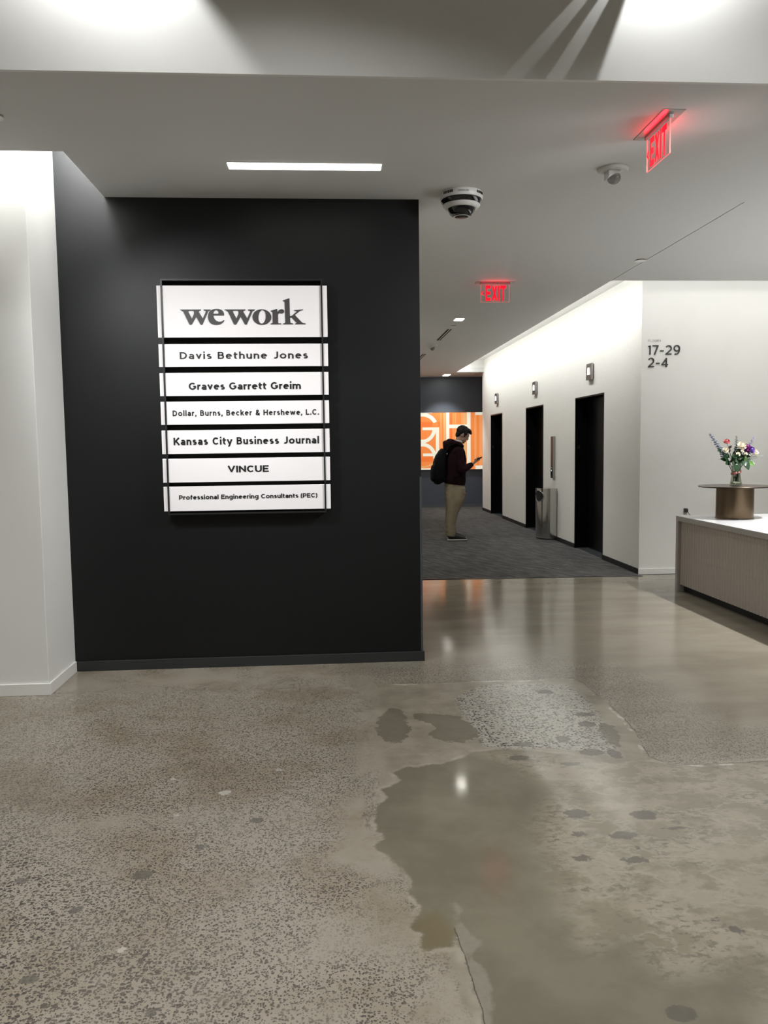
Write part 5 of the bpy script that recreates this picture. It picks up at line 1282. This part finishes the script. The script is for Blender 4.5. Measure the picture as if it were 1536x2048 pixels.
    for s, dx in ((-1, 0), (1, .005)):
        p.loft([((1.938, YC + s * .085, .82), .095, .150), ((1.940 + dx, YC + s * .092, .74), .098, .157), ((1.928 + dx, YC + s * .098, .64), .094, .140), ((1.908 + dx, YC + s * .100, .54), .084, .108), ((1.881 + dx, YC + s * .103, .42), .074, .086), ((1.862 + dx, YC + s * .105, .28), .068, .074), ((1.862 + dx, YC + s * .106, .16), .066, .074), ((1.864 + dx, YC + s * .106, .09), .064, .070), ((1.862 + dx, YC + s * .106, .072), .063, .068)], (0, 1, 0), 18)
    def crease(c, n_):
        k1 = math.sin((c.z * 1.0 + (c.x - 1.93) * 0.55) * 78 + 2.5 * noise.noise(c * 9)); zone = 0.6 if c.z > .55 else (0.35 if c.z > .38 else (0.9 if c.z < .28 else .45))
        return n_ * (0.0055 * k1 * zone * (0.5 + noise.noise(c * 6)) + 0.006 * noise.noise(c * 11))
    fuse(p, .009, 'trousers', M['khaki'], t, 4, crease)
    # --- shoes
    for s, dx in ((-1, 0), (1, .022)):
        cy = YC + s * .108
        sh = MB()
        sh.loft([((1.812 + dx, cy, .055), .026, .024), ((1.835 + dx, cy, .066), .036, .036), ((1.89 + dx, cy, .074), .042, .046), ((1.955 + dx, cy, .068), .044, .042), ((2.02 + dx, cy, .054), .046, .029), ((2.075 + dx, cy, .042), .038, .016), ((2.10 + dx, cy, .038), .020, .009)], (0, 1, 0), 16)
        so_ = fuse(sh, .005, 'shoe', M['shoe'], t, 3)
        ol = [(1.800, .020), (1.812, .033), (1.86, .040), (1.93, .042), (2.02, .048), (2.07, .044), (2.10, .028), (2.112, .010)]
        out = [(x + dx, cy - w_) for x, w_ in ol] + [(x + dx, cy + w_) for x, w_ in ol[::-1]]
        MB().prism(out, lambda a, b_, d: (a, b_, d), .012, .031).build('midsole', M['sole'], so_, bevel=0.004)
        MB().prism(out, lambda a, b_, d: (a, b_, d), .003, .012).build('outsole', M['shoe'], so_)
        MB().loft([((1.95 + dx, cy, .102), .020, .005), ((1.975 + dx, cy, .093), .022, .005), ((2.0 + dx, cy, .080), .022, .004)], (0, 1, 0), 8).build('laces', M['pack'], so_, smooth=True)
    tag(MB().loft([((1.868, YC - .104, .085), .034, .044), ((1.880, YC - .104, .12), .034, .042), ((1.900, YC - .104, .16), .02, .02)], (0, 1, 0), 12).build('sock', M['tee'], t, smooth=True))
    # --- backpack
    k = thing('backpack', 'bulky black backpack worn on the back of the person in the corridor', 'backpack', (1.69, YC, .90))
    m_ = MB()
    m_.loft([((1.715, YC, .898), .10, .055), ((1.705, YC, .915), .135, .095), ((1.700, YC, .97), .155, .112), ((1.700, YC, 1.10), .160, .112), ((1.708, YC, 1.22), .155, .104), ((1.728, YC, 1.31), .14, .086), ((1.755, YC, 1.375), .115, .066), ((1.775, YC, 1.42), .08, .045)], (0, 1, 0), 24, power=2.8)
    bd = fuse(m_, .009, 'body', M['pack'], k, 3, lambda c, n_: n_ * (.006 * noise.noise(c * 14)))
    q = MB(); q.loft([((1.615, YC, .93), .10, .035), ((1.605, YC, .97), .125, .045), ((1.605, YC, 1.08), .13, .046), ((1.615, YC, 1.16), .115, .036), ((1.63, YC, 1.19), .08, .018)], (0, 1, 0), 20, power=2.8)
    fuse(q, .008, 'front_pocket', M['pack'], k, 2)
    MB().tube([(1.76, YC - .04, 1.385), (1.738, YC - .035, 1.415), (1.735, YC, 1.420), (1.738, YC + .035, 1.415), (1.76, YC + .04, 1.385)], .010, 8).build('grab_handle', M['pack'], k, smooth=True)
    MB().box((1.617, YC - .060, 1.190), (1.621, YC - .045, 1.196)).build('zip_pull', M['greyplastic'], k)
    for s in (-1, 1):
        MB().loft([((1.775, YC + s * .085, 1.36), .028, .008), ((1.84, YC + s * .115, 1.475), .030, .008), ((1.93, YC + s * .135, 1.508), .030, .008), ((2.03, YC + s * .138, 1.470), .030, .008), ((2.066, YC + s * .130, 1.385), .028, .008), ((2.078, YC + s * .150, 1.24), .024, .007), ((2.05, YC + s * .195, 1.10), .016, .006), ((1.95, YC + s * .222, 1.02), .012, .005), ((1.80, YC + s * .19, .97), .012, .005), ((1.74, YC + s * .15, .95), .012, .005)], (0, 1, 0), 10).build('shoulder_strap', M['pack'], k, smooth=True)
    # --- phone
    ph = thing('mobile_phone', 'dark mobile phone held up in the right hand of the person', 'phone', PC)
    def slab(du, dv, d0, d1): return MB().add([PC + u * (a * du) + yv_ * (c * dv) + nn * d for d in (d0, d1) for c in (-1, 1) for a in (-1, 1)], [(0, 2, 3, 1), (4, 5, 7, 6), (0, 1, 5, 4), (2, 6, 7, 3), (0, 4, 6, 2), (1, 3, 7, 5)])
    slab(.060, .036, -.0050, .0050).build('case', M['phone'], ph, bevel=0.003)
    slab(.055, .032, .0051, .0057).build('screen', M['screen'], ph)
person()
